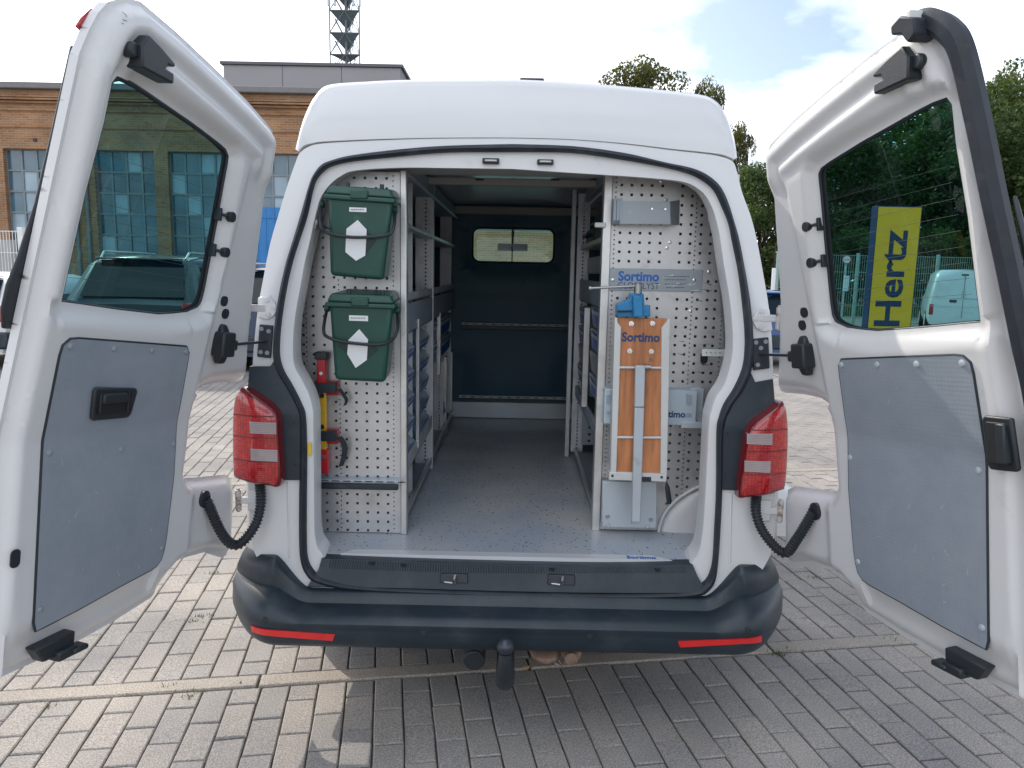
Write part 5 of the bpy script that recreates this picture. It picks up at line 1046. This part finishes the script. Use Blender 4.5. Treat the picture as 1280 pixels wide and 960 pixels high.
PANEM = mat('workshop_pane', (.07, .13, .17), .08, var=.35, vscale=.8, spec=.8); PANEL2 = mat('milky_pane', (.30, .40, .46), .2, var=.2, vscale=1.2); FRAMEM = mat('window_frame_grey', (.20, .24, .26), .6)
yw = 23.0
wy = lambda x: yw
def wp(u, v): p = ony(u, v, yw); return p[0], p[2]
bb = wthing('brick_building', 'long brown brick workshop with tall many paned windows behind the parked cars on the left', 'building', (-9, yw, 0))
xl, xr, ztop = -24.0, 2.0, wp(0, 113)[1]
wins = []
for u0, u1 in ((8, 83), (120, 195), (212, 287), (302, 377)):
    x0, x1 = wp(u0, 250)[0], wp(u1, 250)[0]; wins.append((x0, x1))
pitch = wins[2][0]-wins[1][0]; wins = [(wins[0][0]-2*pitch-.6+0, wins[0][1]-2*pitch-.6), (wins[0][0]-pitch*1-.3, wins[0][1]-pitch-.3)]+wins
zw1 = wp(40, 186)[1]; zw0 = 1.15
mb = MB(); prev = xl
for (x0, x1) in wins:
    mb.box((prev, yw, 0), (x0, yw+.5, ztop-.0)); mb.box((x0, yw, zw1), (x1, yw+.5, ztop)); mb.box((x0, yw, 0), (x1, yw+.5, zw0)); prev = x1
mb.box((prev, yw, 0), (xr, yw+.5, ztop)); wallb = mb.build('wall', BRICK, bb, smooth=0)
for v0, v1, pr in ((113, 120, .10), (120.5, 122.5, .16), (124, 126, .22), (127, 129.5, .12), (136, 138.5, .06), (157.5, 159.5, .05)):
    z1, z0 = wp(40, v0)[1], wp(40, v1)[1]; mb = MB(); mb.box((xl-.1, yw-pr, z0), (xr+.1, yw+.05, z1)); mb.build('string_course', BRICK, bb, smooth=0)
mb = MB(); z1, z0 = wp(40, 105)[1], wp(40, 113)[1]; mb.box((xl-.2, yw-.32, z0+.002), (xr+.2, yw+.8, z1)); mb.build('coping', mat('lead_coping', (.20, .19, .19), .7), bb, bevel=.03)
for wi, (x0, x1) in enumerate(wins):
    fr = MB(); nx, nz_ = 4, 6; wz = (zw1-zw0)/nz_; wx = (x1-x0)/nx
    for i in range(nx+1): fr.box((x0+wx*i-.03, yw+.16, zw0), (x0+wx*i+.03, yw+.24, zw1))
    for j in range(nz_+1): fr.box((x0, yw+.158, zw0+wz*j-.03), (x1, yw+.242, zw0+wz*j+.03))
    fr.box((x0-.02, yw-.05, zw0-.10), (x1+.02, yw+.14, zw0-.002))
    w = fr.build('window', FRAMEM, bb, smooth=0)
    for i in range(nx):
        for j in range(nz_):
            p = MB(); t1 = random.uniform(-.008, .008); t2 = random.uniform(-.008, .008); a, b_, c, d = x0+wx*i+.031, x0+wx*(i+1)-.031, zw0+wz*j+.031, zw0+wz*(j+1)-.031
            p.add([(a, yw+.20+t1, c), (b_, yw+.20+t2, c), (b_, yw+.20-t1, d), (a, yw+.20-t2, d)], [(0, 1, 2, 3)]); p.build('pane', PANEL2 if random.random() < .22 else PANEM, w, smooth=0)
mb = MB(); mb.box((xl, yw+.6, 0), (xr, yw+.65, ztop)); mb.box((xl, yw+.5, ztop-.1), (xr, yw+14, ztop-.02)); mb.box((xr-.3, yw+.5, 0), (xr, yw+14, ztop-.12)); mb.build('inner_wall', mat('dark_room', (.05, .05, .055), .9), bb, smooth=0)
a, b_ = wp(322, 259), wp(366, 340); mb = MB(); mb.box((a[0], yw-.08, .02), (b_[0], yw-.012, a[1])); gd = mb.build('blue_gate', mat('blue_gate_paint', (.03, .20, .48), .5, var=.1), bb, bevel=.01)
mb = MB(); n_ = 4
for i in range(n_+1): x = a[0]+(b_[0]-a[0])*i/n_; mb.box((x-.02, yw-.10, .05), (x+.02, yw-.078, a[1]-.03))
mb.box((a[0], yw-.11, a[1]-.35), (b_[0], yw-.079, a[1]-.30)); mb.build('gate_batten', mat('blue_gate_paint', (0, 0, 0)), gd)
for u in (96, 110): x = wp(u, 250)[0]; mb = MB(); mb.cyl((x, yw-.06, 0), (x, yw-.06, ztop-.5), .05, 10); mb.build('downpipe', FRAMEM, bb)
for (u, v) in ((44, 175), (98, 262), (110, 275), (112, 300), (97, 300)):
    x, z = wp(u, v); mb = MB(); mb.cyl((x, yw-.04, z), (x, yw+.02, z), .06, 10); mb.build('wall_anchor', BLACK, bb)
# grey block on the roof
yb2 = 29.
p0, p1 = ony(279, 76, yb2), ony(501, 85, yb2); gb = wthing('grey_building', 'plain grey windowless block rising behind the brick workshop roof', 'building', (p0[0]+4, yb2, 0))
mb = MB(); mb.box((p0[0], yb2, 7.0), (p1[0], yb2+9, (p0[2]+p1[2])/2-.02)); GB = mat('grey_render', (.34, .32, .325), .85, var=.05, vscale=.5); mb.build('wall', GB, gb)
n_ = 3
for i in range(n_):
    x0 = p0[0]+(p1[0]-p0[0])*i/n_; x1 = p0[0]+(p1[0]-p0[0])*(i+1)/n_; mb = MB(); mb.box((x0+.012, yb2-.04, 7.2), (x1-.012, yb2-.002, (p0[2]+p1[2])/2-.1)); mb.build('cladding_panel', GB, gb, bevel=.01)
mb = MB(); mb.box((p0[0]-.1, yb2-.12, (p0[2]+p1[2])/2-.07), (p1[0]+.1, yb2+9, (p0[2]+p1[2])/2+.04)); mb.build('roof_edge', mat('roof_edge_grey', (.12, .12, .125), .6), gb)
mb = MB(); mb.box((p0[0]+.3, yb2+.5, 0), (p1[0]-.3, yb2+8.5, 7.0)); mb.build('base', GB, gb)
# lattice mast
ym = 58.; mc = ony(431, 60, ym); hw_ = (ony(450, 60, ym)[0]-ony(413, 60, ym)[0])/2
mt = wthing('lattice_mast', 'steel lattice radio mast with platforms standing above the grey roof block', 'mast', (mc[0], ym, 0)); MASTM = mat('mast_steel', (.15, .17, .18), .6, .2)
ZT = ony(431, -70, ym)[2]; legs = [(mc[0]-hw_, ym), (mc[0]+hw_, ym), (mc[0], ym+hw_*1.7)]
for x, y in legs: mb = MB(); mb.cyl((x*1.0, y, 0), (x, y, ZT), .05, 8); mb.build('leg', MASTM, mt)
mb = MB(); mb.cyl((mc[0], ym+.5, 0), (mc[0], ym+.5, ZT), .10, 10); mb.build('ladder_tube', MASTM, mt)
levels = [ony(431, v, ym)[2] for v in (150, 122, 95, 68, 41, 13, -14, -40)]
for i, z in enumerate(levels):
    mb = MB(); P3 = [np.array([x, y, z]) for x, y in legs]
    for j in range(3): mb.cyl(P3[j], P3[(j+1) % 3], .05, 6)
    mb.build('ring_beam', MASTM, mt)
    if 3 <= i: 
        mb = MB(); mb.add([P3[0], P3[1], P3[2], P3[0]*.5+P3[1]*.5+np.array([0, .9, -1.15 if i > 3 else -.4])], [(0, 1, 3), (1, 2, 3), (2, 0, 3), (0, 2, 1)]); mb.build('platform', mat('mast_deck', (.09, .12, .135), .6), mt, smooth=0)
    if i+1 < len(levels):
        z2 = levels[i+1]; mb = MB(); Q3 = [np.array([x, y, z2]) for x, y in legs]
        for j in range(3): mb.cyl(P3[j], (Q3[j]+Q3[(j+1) % 3])/2, .03, 5); mb.cyl(P3[(j+1) % 3], (Q3[j]+Q3[(j+1) % 3])/2, .03, 5)
        for dx in (-.45, .45): mb.cyl((mc[0]+dx*.4, ym, z), (mc[0]+dx*1.6, ym, z2-.6), .06, 5)
        mb.build('brace', MASTM, mt)
for x in (-1, 1, -.6, .6): mb = MB(); xx = mc[0]+x*hw_*1.05; mb.box((xx-.07, ym-.15, levels[5]+.3), (xx+.07, ym+.05, levels[5]+2.2)); mb.build('antenna_panel', LGREY, mt)
# building seen ahead through the cab
pb = wthing('pale_building', 'pale building ahead of the van seen through the bulkhead window', 'building', (0, 34, 0))
mb = MB(); mb.box((-7, 34, 0), (1.0, 44, 5.2)); mb.build('wall', mat('pale_render', (.62, .66, .62), .8, var=.06, vscale=.6), pb, smooth=0)
mb = MB(); mb.box((1.0, 33.4, 0), (7, 44, 5.2)); mb.build('side_wall', mat('sand_render', (.62, .50, .34), .8, var=.08, vscale=.6), pb, smooth=0)
for i in range(5):
    for j in range(2):
        x, z = -5.8+1.5*i, 1.3+1.8*j; mb = MB(); mb.box((x, 33.96, z), (x+.8, 34.01, z+1.2)); w = mb.build('window', WHITEP, pb, bevel=.01); mb = MB(); mb.box((x+.08, 33.94, z+.08), (x+.72, 33.958, z+1.12)); mb.build('pane', PANEM, w)

# ---- vehicles
TYRE = mat('tyre', (.02, .02, .022), .8); CARGL = mat('car_glass', (.010, .017, .021), .08, spec=.35, var=.02)
def car(name, label, cat, x, y, rz, paint, L=4.4, Wd=1.8, H=1.6, van_=False, belt=.95, grp=None, rails=False):
    t = thing(name, label, cat, (x, y, 0), rz, grp); hw = Wd/2
    if van_:  st = [(0, .02, .86), (.10, .0, .95), (.35, -.0, .97), (L*.62, 0, .97), (L*.72, .0, .93), (L-.9, 0, .0), (L, 0, 0)]
    # stations along the length: (y, belt z, roof z, half width, roof half width)
    if van_: S_ = [(0, .98, H*.86, hw*.95, hw*.80), (.12, .99, H*.975, hw*.985, hw*.80), (.5, 1.0, H, hw, hw*.80), (L*.62, 1.0, H*.99, hw, hw*.79), (L*.72, 1.0, H*.93, hw, hw*.76), (L*.84, .98, 1.05, hw*.97, hw*.74), (L*.97, .86, .88, hw*.92, hw*.8), (L, .62, .64, hw*.86, hw*.8)]
    else: S_ = [(0, belt*.93, belt*.95, hw*.93, hw*.80), (.10, belt*.99, belt*1.02, hw*.97, hw*.82), (.42, belt, H*.955, hw, hw*.73), (.95, belt, H, hw, hw*.74), (L*.50, belt, H*.995, hw, hw*.74), (L*.60, belt, H*.95, hw, hw*.71), (L*.76, belt*.98, belt*1.02, hw, hw*.76), (L*.95, belt*.80, belt*.83, hw*.94, hw*.8), (L, belt*.62, belt*.64, hw*.88, hw*.8)]
    rows = []
    for (yy, zb, zr_, w, wr) in S_:
        h = [(w*.90, .24), (w*.985, .42), (w, .66 if zb > .7 else zb*.8), (w*.97, zb), (wr+(w*.97-wr)*.10, zb+(zr_-zb)*.86), (wr*.86, zr_-.015*(zr_ > zb+.1)), (0, zr_+.012)]
        if yy == 0: h = [(a*.98, b) for a, b in h]
        rows.append([(-a, yy, b) for a, b in h]+[(a, yy, b) for a, b in h[::-1][1:]])
    mb = MB(); mb.grid(rows); 
    for r_ in (rows[0], rows[-1]): mb.add(r_, [tuple(range(len(r_)))])
    mb.build('body', paint, t, weld=True, smooth=50, bevel=.0)
    # windows set 5 mm proud of the body
    def lerp(a, b, f): return np.array(a)*(1-f)+np.array(b)*f
    def win(q, nrm, nm='side_window'):
        q = [np.array(p)+np.array(nrm)*.006 for p in q]; m = MB(); m.prism(q, tuple(np.array(nrm)*.004)); return m.build(nm, CARGL, t, bevel=.003)
    if van_:
        for s_ in (-1, 1):
            y0, y1 = L*.66, L*.80; win([(s_*(hw*.975), y0, 1.02), (s_*(hw*.96), y1, 1.02), (s_*hw*.80, L*.725, H*.84), (s_*hw*.83, y0, H*.84)], (s_, 0, .25))
        win([(-hw*.7, L*.855, 1.02), (hw*.7, L*.855, 1.02), (hw*.64, L*.745, H*.89), (-hw*.64, L*.745, H*.89)], (0, .8, .5), 'windscreen')
        m = MB(); m.box((-.004, -.012, .45), (.004, .10, H*.93)); m.build('door_split', BLACK, t)
        for zz_ in (.78,): m = MB(); m.box((-hw*.93, -.014, zz_), (hw*.93, .0, zz_+.012)); m.build('body_crease', PAINT, t)
        m = MB(); m.box((-.34, -.022, .90), (-.16, .02, .98)); m.build('door_handle', BLACK, t, bevel=.01)
        m = MB(); m.box((-.09, .035, H*.905), (.09, .08, H*.928)); m.build('brake_lamp', BLACK, t, bevel=.004)
        m = MB()
        for s_ in (-1, 1): m.tube([(s_*hw*.60, .03, H*.86), (s_*hw*.78, -.005, 1.02), (s_*.04, -.015, 1.02), (s_*.04, .03, H*.86), (s_*hw*.6, .03, H*.86)], .006, 5)
        m.build('door_gap', GREYM, t)
        for s_ in (-1, 1): m = MB(); m.box((s_*hw*.82, -.012, .52), (s_*hw*.95, .05, .84 if s_ < 0 else 1.1)); m.build('tail_lamp', REDL, t, bevel=.02)
    else:
        yb_ = .05
        a, b = np.array(rows[1]), np.array(rows[2])
        win([(-hw*.74, .10, belt*1.05), (hw*.74, .10, belt*1.05), (hw*.64, .395, H*.925), (-hw*.64, .395, H*.925)], (0, -.85, .5), 'rear_window')
        win([(-hw*.72, L*.755, belt*1.04), (hw*.72, L*.755, belt*1.04), (hw*.66, L*.61, H*.93), (-hw*.66, L*.61, H*.93)], (0, .8, .6), 'windscreen')
        for s_ in (-1, 1):
            for y0, y1 in ((.55, 1.20), (1.26, L*.49), (L*.505, L*.69)):
                z1a, z1b = H*.90, H*.90 if y1 < L*.6 else belt*1.12
                xa_ = lambda z: hw*.97+(hw*.77-hw*.97)*(z-belt)/(H*.9-belt); win([(s_*xa_(belt*1.03), y0, belt*1.03), (s_*xa_(belt*1.03), y1, belt*1.03), (s_*xa_(z1b), min(y1, L*.575), z1b), (s_*xa_(z1a), y0+.06, z1a)], (s_, 0, .3))
            m = MB(); m.box((s_*hw*.74, -.014, belt*.74), (s_*hw*.965, .14, belt*.99)); m.build('tail_lamp', REDL, t, bevel=.02)
            if rails: m = MB(); m.tube([(s_*hw*.62, .50, H*.965), (s_*hw*.63, .62, H+.035), (s_*hw*.64, L*.50, H+.035), (s_*hw*.63, L*.56, H*.97)], .016, 8); m.build('roof_rail', ALU, t)
        m = MB(); m.box((-hw*.60, .30, H*.955), (hw*.60, .47, H*.972)); m.build('roof_spoiler', paint, t, bevel=.01)
        m = MB(); m.box((-hw*.95, -.05, .30), (hw*.95, .10, .54)); m.build('rear_bumper', BUMPER, t, bevel=.03)
    for yy in (L*.19, L*.81):
        for s_ in (-1, 1):
            m = MB(); m.cyl((s_*(hw-.20), yy, .32), (s_*(hw+.005), yy, .32), .32, 28); w = m.build('wheel', TYRE, t, bevel=.03); m = MB(); m.cyl((s_*(hw-.03), yy, .32), (s_*(hw+.012), yy, .32), .20, 20); m.build('wheel_rim', ALUD, w, bevel=.01)
    return t
ys_ = 8.0
xs0 = onx(0, 0, 1)[0]; cx_ = ony(73, 350, ys_)[0]+.95
car('parked_car', 'dark estate car with silver roof rails seen through the glass of the left door', 'car', cx_, ys_, R(2), mat('dark_car_paint', (.018, .030, .038), .2, coat=.6, spec=.5), L=4.6, Wd=1.92, H=1.66, belt=1.02, rails=True)
car('parked_car', 'dark blue car glimpsed between the left door and the van side', 'car', ony(262, 350, 8.4)[0]+.95, 8.4, R(2), mat('navy_car_paint', (.025, .05, .10), .2, coat=.8), L=4.4, Wd=1.8, H=1.53, rails=True)
car('parked_car', 'white car at the left edge of the yard beyond the open left door', 'car', ony(14, 380, 8.2)[0]-.92, 8.2, 0, PAINT, L=4.3, Wd=1.8, H=1.36, belt=.92)
bx = ony(966, 375, 10.5)[0]; car('parked_car', 'blue car glimpsed between the van side and the open right door', 'car', bx, 10.5, R(4), mat('blue_car_paint', (.04, .10, .26), .25, coat=.8), L=4.0, Wd=1.7, H=1.30, belt=.86)
wv = ony(1176, 380, 19.5); car('parked_van', 'small white box van seen from behind through the glass of the right door', 'van', wv[0]+.80, 19.5+.30, R(-25), PAINT, L=4.4, Wd=1.78, H=1.86, van_=True)
# ---- fences
def mesh_fence(name, label, pts, h, m, step=.05, post_r=.035, rows_=5):
    t = wthing(name, label, 'fence', tuple(pts[0])+(0,))
    for i, p in enumerate(pts):
        mb = MB(); mb.box((p[0]-post_r, p[1]-post_r, 0), (p[0]+post_r, p[1]+post_r, h+.06)); mb.build('post', m, t, bevel=.006)
    for a, b in zip(pts, pts[1:]):
        a, b = np.array(a), np.array(b); L_ = np.linalg.norm(b-a); d = (b-a)/L_; n_ = int(L_/step); mb = MB(); w = .0045
        for k in range(1, n_): q = a+d*k*step; mb.box((q[0]-w, q[1]-w-.02, .06), (q[0]+w, q[1]+w-.02, h))
        for r_ in range(rows_): 
            z = .08+(h-.10)*r_/(rows_-1); mb.box((min(a[0], b[0]), min(a[1], b[1])-.035, z-.007), (max(a[0], b[0]), max(a[1], b[1])-.025, z+.007))
        mb.build('mesh_panel', m, t, smooth=0)
    return t
FENM = mat('green_grey_fence', (.25, .36, .32), .5)
yf = 23.5; fx = [ony(u, 330, yf)[0] for u in (1045, 1072, 1172)]; sp_ = fx[2]-fx[1]
mesh_fence('mesh_fence', 'green grey steel mesh fence behind the yellow sign on the right', [(fx[1]+sp_*k, yf) for k in range(-1, 7)], 2.33, FENM, .075, .045)
WF = mat('white_fence_paint', (.70, .71, .70), .5)
yf2 = 12.5; xe = ony(27, 300, yf2)[0]; hf = ony(15, 288, yf2)[2]
mesh_fence('white_fence', 'white mesh fence at the far left beyond the white car', [(xe-2.2*k, yf2) for k in range(3, -1, -1)], hf, WF, .06, .05, 6)
cwx = ony(12, 300, 13.4); t = wthing('concrete_wall', 'grey concrete wall standing behind the white mesh fence', 'wall', (cwx[0]-3, 13.4, 0))
for i in range(4): mb = MB(); mb.box((cwx[0]-1.5*(i+1)+.008, 13.4, 0), (cwx[0]-1.5*i-.008, 13.6, cwx[2]+.0)); mb.build('wall_panel', mat('concrete', (.36, .36, .36), .9, var=.12, vscale=3), t, bevel=.01)
# ---- yellow pylon sign
yp = 6.6; A, B_ = ony(1098.5, 258, yp), ony(1152, 260, yp)
t = wthing('pylon_sign', 'tall yellow rental sign board with dark upright lettering behind the right door glass', 'sign', ((A[0]+B_[0])/2, yp+.1, 0))
zt_ = (A[2]+B_[2])/2; mb = MB(); mb.box((A[0]-.012, yp+.004, .03), (B_[0]+.012, yp+.15, zt_+.012)); mb.build('sign_case', SIGNB, t, bevel=.004)
mb = MB(); mb.box((A[0], yp, .06), (B_[0], yp+.0035, zt_)); face = mb.build('sign_face', FLAG, t)
w_ = B_[0]-A[0]; z0 = ony(1120, 408, yp)[2]; z1 = ony(1120, 287, yp)[2]
zlow = z0; text('lettering', 'Hertz', (A[0]+w_*.745, yp-.0002, zlow), (0, 0, 1), (-1, 0, 0), z1-zlow, w_*.62, .003, SIGNB, face, .022, 1.0)
mb = MB(); mb.box((A[0]-.10, yp-.06, 0), (B_[0]+.10, yp+.32, .03)); mb.build('foot_plate', GREYM, t)
# ---- round road sign
yr_ = 27.; c = ony(1058.3, 324.5, yr_); r_ = (ony(1064, 324.5, yr_)[0]-c[0])
t = wthing('road_sign', 'round road sign with red rim and arrows on a thin pole near the fence', 'road sign', (c[0], yr_, 0))
mb = MB(); mb.cyl((c[0], yr_+.04, 0), (c[0], yr_+.04, c[2]+r_), .04, 10); mb.build('pole', LGREY, t)
mb = MB(); mb.cyl((c[0], yr_, c[2]), (c[0], yr_-.012, c[2]), r_, 32); mb.build('sign_rim', RED, t)
mb = MB(); mb.cyl((c[0], yr_-.0125, c[2]), (c[0], yr_-.018, c[2]), r_*.76, 32); dk = mb.build('sign_disc', WHITEP, t)
mb = MB(); yy_ = yr_-.022; k = r_
for s_ in (-1, 1): mb.prism([(c[0]+s_*k*.52, yy_, c[2]), (c[0]+s_*k*.30, yy_, c[2]+k*.18), (c[0]+s_*k*.30, yy_, c[2]+k*.06), (c[0]+s_*k*.06, yy_, c[2]+k*.06), (c[0]+s_*k*.06, yy_, c[2]-k*.06), (c[0]+s_*k*.30, yy_, c[2]-k*.06), (c[0]+s_*k*.30, yy_, c[2]-k*.18)], (0, .003, 0))
mb.build('arrow_mark', NAVY, dk, smooth=0)
p0, p1 = ony(1055, 344.5, yr_), ony(1060, 364, yr_); mb = MB(); mb.box((p0[0], yr_-.015, p1[2]), (p1[0], yr_+.0, p0[2])); mb.build('sub_plate', WHITEP, t)
pp_ = ony(967, 346, 13.5); t = wthing('marker_post', 'slim white post behind the blue car beside the right door', 'post', (pp_[0]+.0, 13.5, 0)); zt_ = ony(967, 335, 13.5)[2]
mb = MB(); mb.cyl((pp_[0], 13.5, 0), (pp_[0], 13.5, zt_), .04, 10); mb.build('post_shaft', WHITEP, t); mb = MB(); mb.cyl((pp_[0], 13.5, zt_), (pp_[0], 13.5, zt_+.5), .008, 6); mb.build('post_aerial', BLACK, t)

# ---- trees
def leaf_mat(name, c0, c1):
    m, t, b = nodes(name); n = t.nodes; l = t.links
    at = n.new('ShaderNodeAttribute'); at.attribute_name = 'tone'; r = n.new('ShaderNodeValToRGB'); r.color_ramp.elements[0].color = list(c0)+[1]; r.color_ramp.elements[1].color = list(c1)+[1]; l.new(at.outputs['Fac'], r.inputs[0]); l.new(r.outputs[0], b.inputs['Base Color'])
    b.inputs['Roughness'].default_value = .55; b.inputs['Specular IOR Level'].default_value = .3
    tl = n.new('ShaderNodeBsdfTranslucent'); hs = n.new('ShaderNodeMixRGB'); hs.blend_type = 'MULTIPLY'; hs.inputs[0].default_value = 1; l.new(r.outputs[0], hs.inputs[1]); hs.inputs[2].default_value = (1.3, 1.4, .7, 1); l.new(hs.outputs[0], tl.inputs[0])
    mx = n.new('ShaderNodeMixShader'); mx.inputs[0].default_value = .35; l.new(b.outputs[0], mx.inputs[1]); l.new(tl.outputs[0], mx.inputs[2]); l.new(mx.outputs[0], n['Material Output'].inputs[0]); return m
LEAFG = leaf_mat('green_foliage', (.022, .046, .017), (.085, .122, .036)); LEAFB = leaf_mat('autumn_foliage', (.045, .062, .022), (.17, .155, .05)); BARK = mat('bark', (.10, .075, .055), .9, var=.3, vscale=8, bump=.5, bscale=20)
def crown_mesh(name, seed, nclump, nleaf, ls, m, spread=1., low=.0):
    """Crown about 1 high and 1 wide: leaf clumps on branch ends, with gaps between."""
    rg = np.random.default_rng(seed); V = []; Fc = []; tone = []; ends = []
    for c in range(nclump):
        while True:
            p = rg.uniform(-1, 1, 3)
            if np.linalg.norm(p) < 1 and np.linalg.norm(p) > .35: break
        p = p*np.array([.46, .46, .46])*spread+np.array([0, 0, .52]); p[:2] *= 1.08-.35*max(0, p[2]-.5)*1.3; rr = rg.uniform(.06, .135); ends.append(p); tn = rg.uniform(0, .55)
        q = rg.normal(0, 1, (nleaf, 3)); q /= np.linalg.norm(q, axis=1)[:, None]; q *= (rg.uniform(.25, 1, nleaf)**.5)[:, None]*rr*np.array([1.15, 1.15, .75]); q += p
        a = rg.normal(0, 1, (nleaf, 3)); a[:, 2] *= .6; a /= np.linalg.norm(a, axis=1)[:, None]; b = np.cross(a, rg.normal(0, 1, (nleaf, 3))); b /= np.linalg.norm(b, axis=1)[:, None]; s = ls*rg.uniform(.6, 1.4, nleaf)[:, None]
        k = len(V)*0
        V.append(np.stack([q-a*s, q+b*s*.55, q+a*s, q-b*s*.55], 1).reshape(-1, 3)); tone += list(np.clip(tn+rg.uniform(0, .45, nleaf), 0, 1))
    V = np.concatenate(V); n = len(V)//4; me = bpy.data.meshes.new(name); me.from_pydata(V.tolist(), [], np.arange(n*4).reshape(-1, 4).tolist()); at = me.attributes.new('tone', 'FLOAT', 'FACE'); at.data.foreach_set('value', np.array(tone, 'f')); me.materials.append(m); return me, ends
CR = [crown_mesh('tree_crown', 3, 150, 190, .0135, LEAFG), crown_mesh('tree_crown', 5, 95, 170, .0145, LEAFB), crown_mesh('tree_crown', 9, 170, 180, .0125, LEAFG), crown_mesh('shrub_leaves', 12, 80, 170, .017, LEAFG, 1.05)]
TK = []
for k, (me, ends) in enumerate(CR):
    mb = MB(); rg = random.Random(k); mb.tube([(0, 0, -.6), (.005, 0, -.2), (.0, .01, .15), (.01, 0, .5), (0, 0, .85)], [.034, .027, .022, .012, .003], 10)
    for p in ends[::5 if k < 3 else 9]:
        z0_ = max(.02, p[2]-.30-rg.uniform(0, .1)); st = np.array([0, 0, min(z0_, .7)]); md = (st+p)/2+np.array([0, 0, -.03]); mb.tube([st, md, p], [.009, .006, .002], 5)
    me2 = mb.mesh('tree_trunk'); me2.materials.append(BARK); me2.shade_smooth(); TK.append(me2)
def tree(k, u, vtop, y, wpx, label, grp, clear=.22, name='deciduous_tree', cat='tree', rz=0.):
    c = ony(u, vtop, y); d_ = (np.array([c[0], y, 2])-CAMP)@_fw; wd = wpx*d_/F_PX/1.0; H_ = c[2]; hc = H_*(1-clear)/1.0
    t = thing(name, label, cat, (c[0], y, 0), rz, grp)
    o = bpy.data.objects.new('crown', CR[k][0]); COL.objects.link(o); o.parent = t; o.location = (0, 0, H_*clear); o.scale = (wd, wd, hc)
    o2 = bpy.data.objects.new('trunk', TK[k]); COL.objects.link(o2); o2.parent = t; o2.location = (0, 0, H_*clear); s_ = min(wd, hc); o2.scale = (s_*1.0, s_*1.0, hc)
    if H_*clear < hc*.6: pass
    return t
G_ = 'trees beyond the road on the right'
tree(1, 808, 72, 46, 135, 'brownish green tree whose top shows above the van roof', G_, .40, rz=.3)
tree(1, 885, 100, 50, 75, 'small brownish tree top showing over the right shoulder of the van roof', G_, .38, rz=2.)
tree(1, 928, 152, 44, 48, 'thin brownish tree top between the van and the right door', G_, .30, rz=1.)
tree(0, 955, 205, 34, 130, 'green bushy tree between the van side and the right door', G_, .10, rz=.5)
tree(2, 1050, 165, 40, 190, 'broad dark green tree at the left of the right door glass', G_, .10, rz=1.2)
tree(0, 1130, 118, 46, 230, 'tall dark green tree in the middle of the right door glass', G_, .12, rz=2.4)
tree(2, 1215, 122, 38, 200, 'dark green tree at the right of the door glass behind the small van', G_, .10, rz=.1)
tree(0, 1290, 82, 44, 170, 'tall green tree beyond the free edge of the right door', G_, .12, rz=3.1)
tree(1, 1262, 88, 56, 110, 'reddish sparse tree top at the right edge of the picture', G_, .30, rz=.7)
tree(2, 1390, 120, 40, 190, 'green tree past the right edge of the picture', G_, .10, rz=1.9)
hedge_lab = ['leftmost', 'second', 'third', 'fourth', 'fifth', 'sixth', 'rightmost']
for i in range(7):
    u = 985+46*i; tree(3, u, 292+random.uniform(-8, 6), 33+random.uniform(-1, 1), 74, f'{hedge_lab[i]} dark shrub in the row behind the road under the trees', 'shrubs along the far side of the road', .0, 'shrub', 'shrub', rz=i*1.1)
# grassy verge before the shrubs
mb = MB(); rg = np.random.default_rng(4)
GR = mat('verge_grass', (.11, .13, .035), .8, var=.5, vscale=3)
for i in range(5200):
    x = rg.uniform(2, 32); y = 30.2+rg.normal(0, .5)+.0*x; h = rg.uniform(.12, .55); a = rg.uniform(0, 3.14); w = .05; mb.add([(x-w*math.cos(a), y-w*math.sin(a), -.02), (x+w*math.cos(a), y+w*math.sin(a), -.02), (x+rg.normal(0, .12), y+rg.normal(0, .12), h)], [(0, 1, 2)])
kind(mb.build('verge_grass', GR, smooth=0), 'stuff')
for o in bpy.data.objects:
    if '_base' in o.keys(): del o['_base']
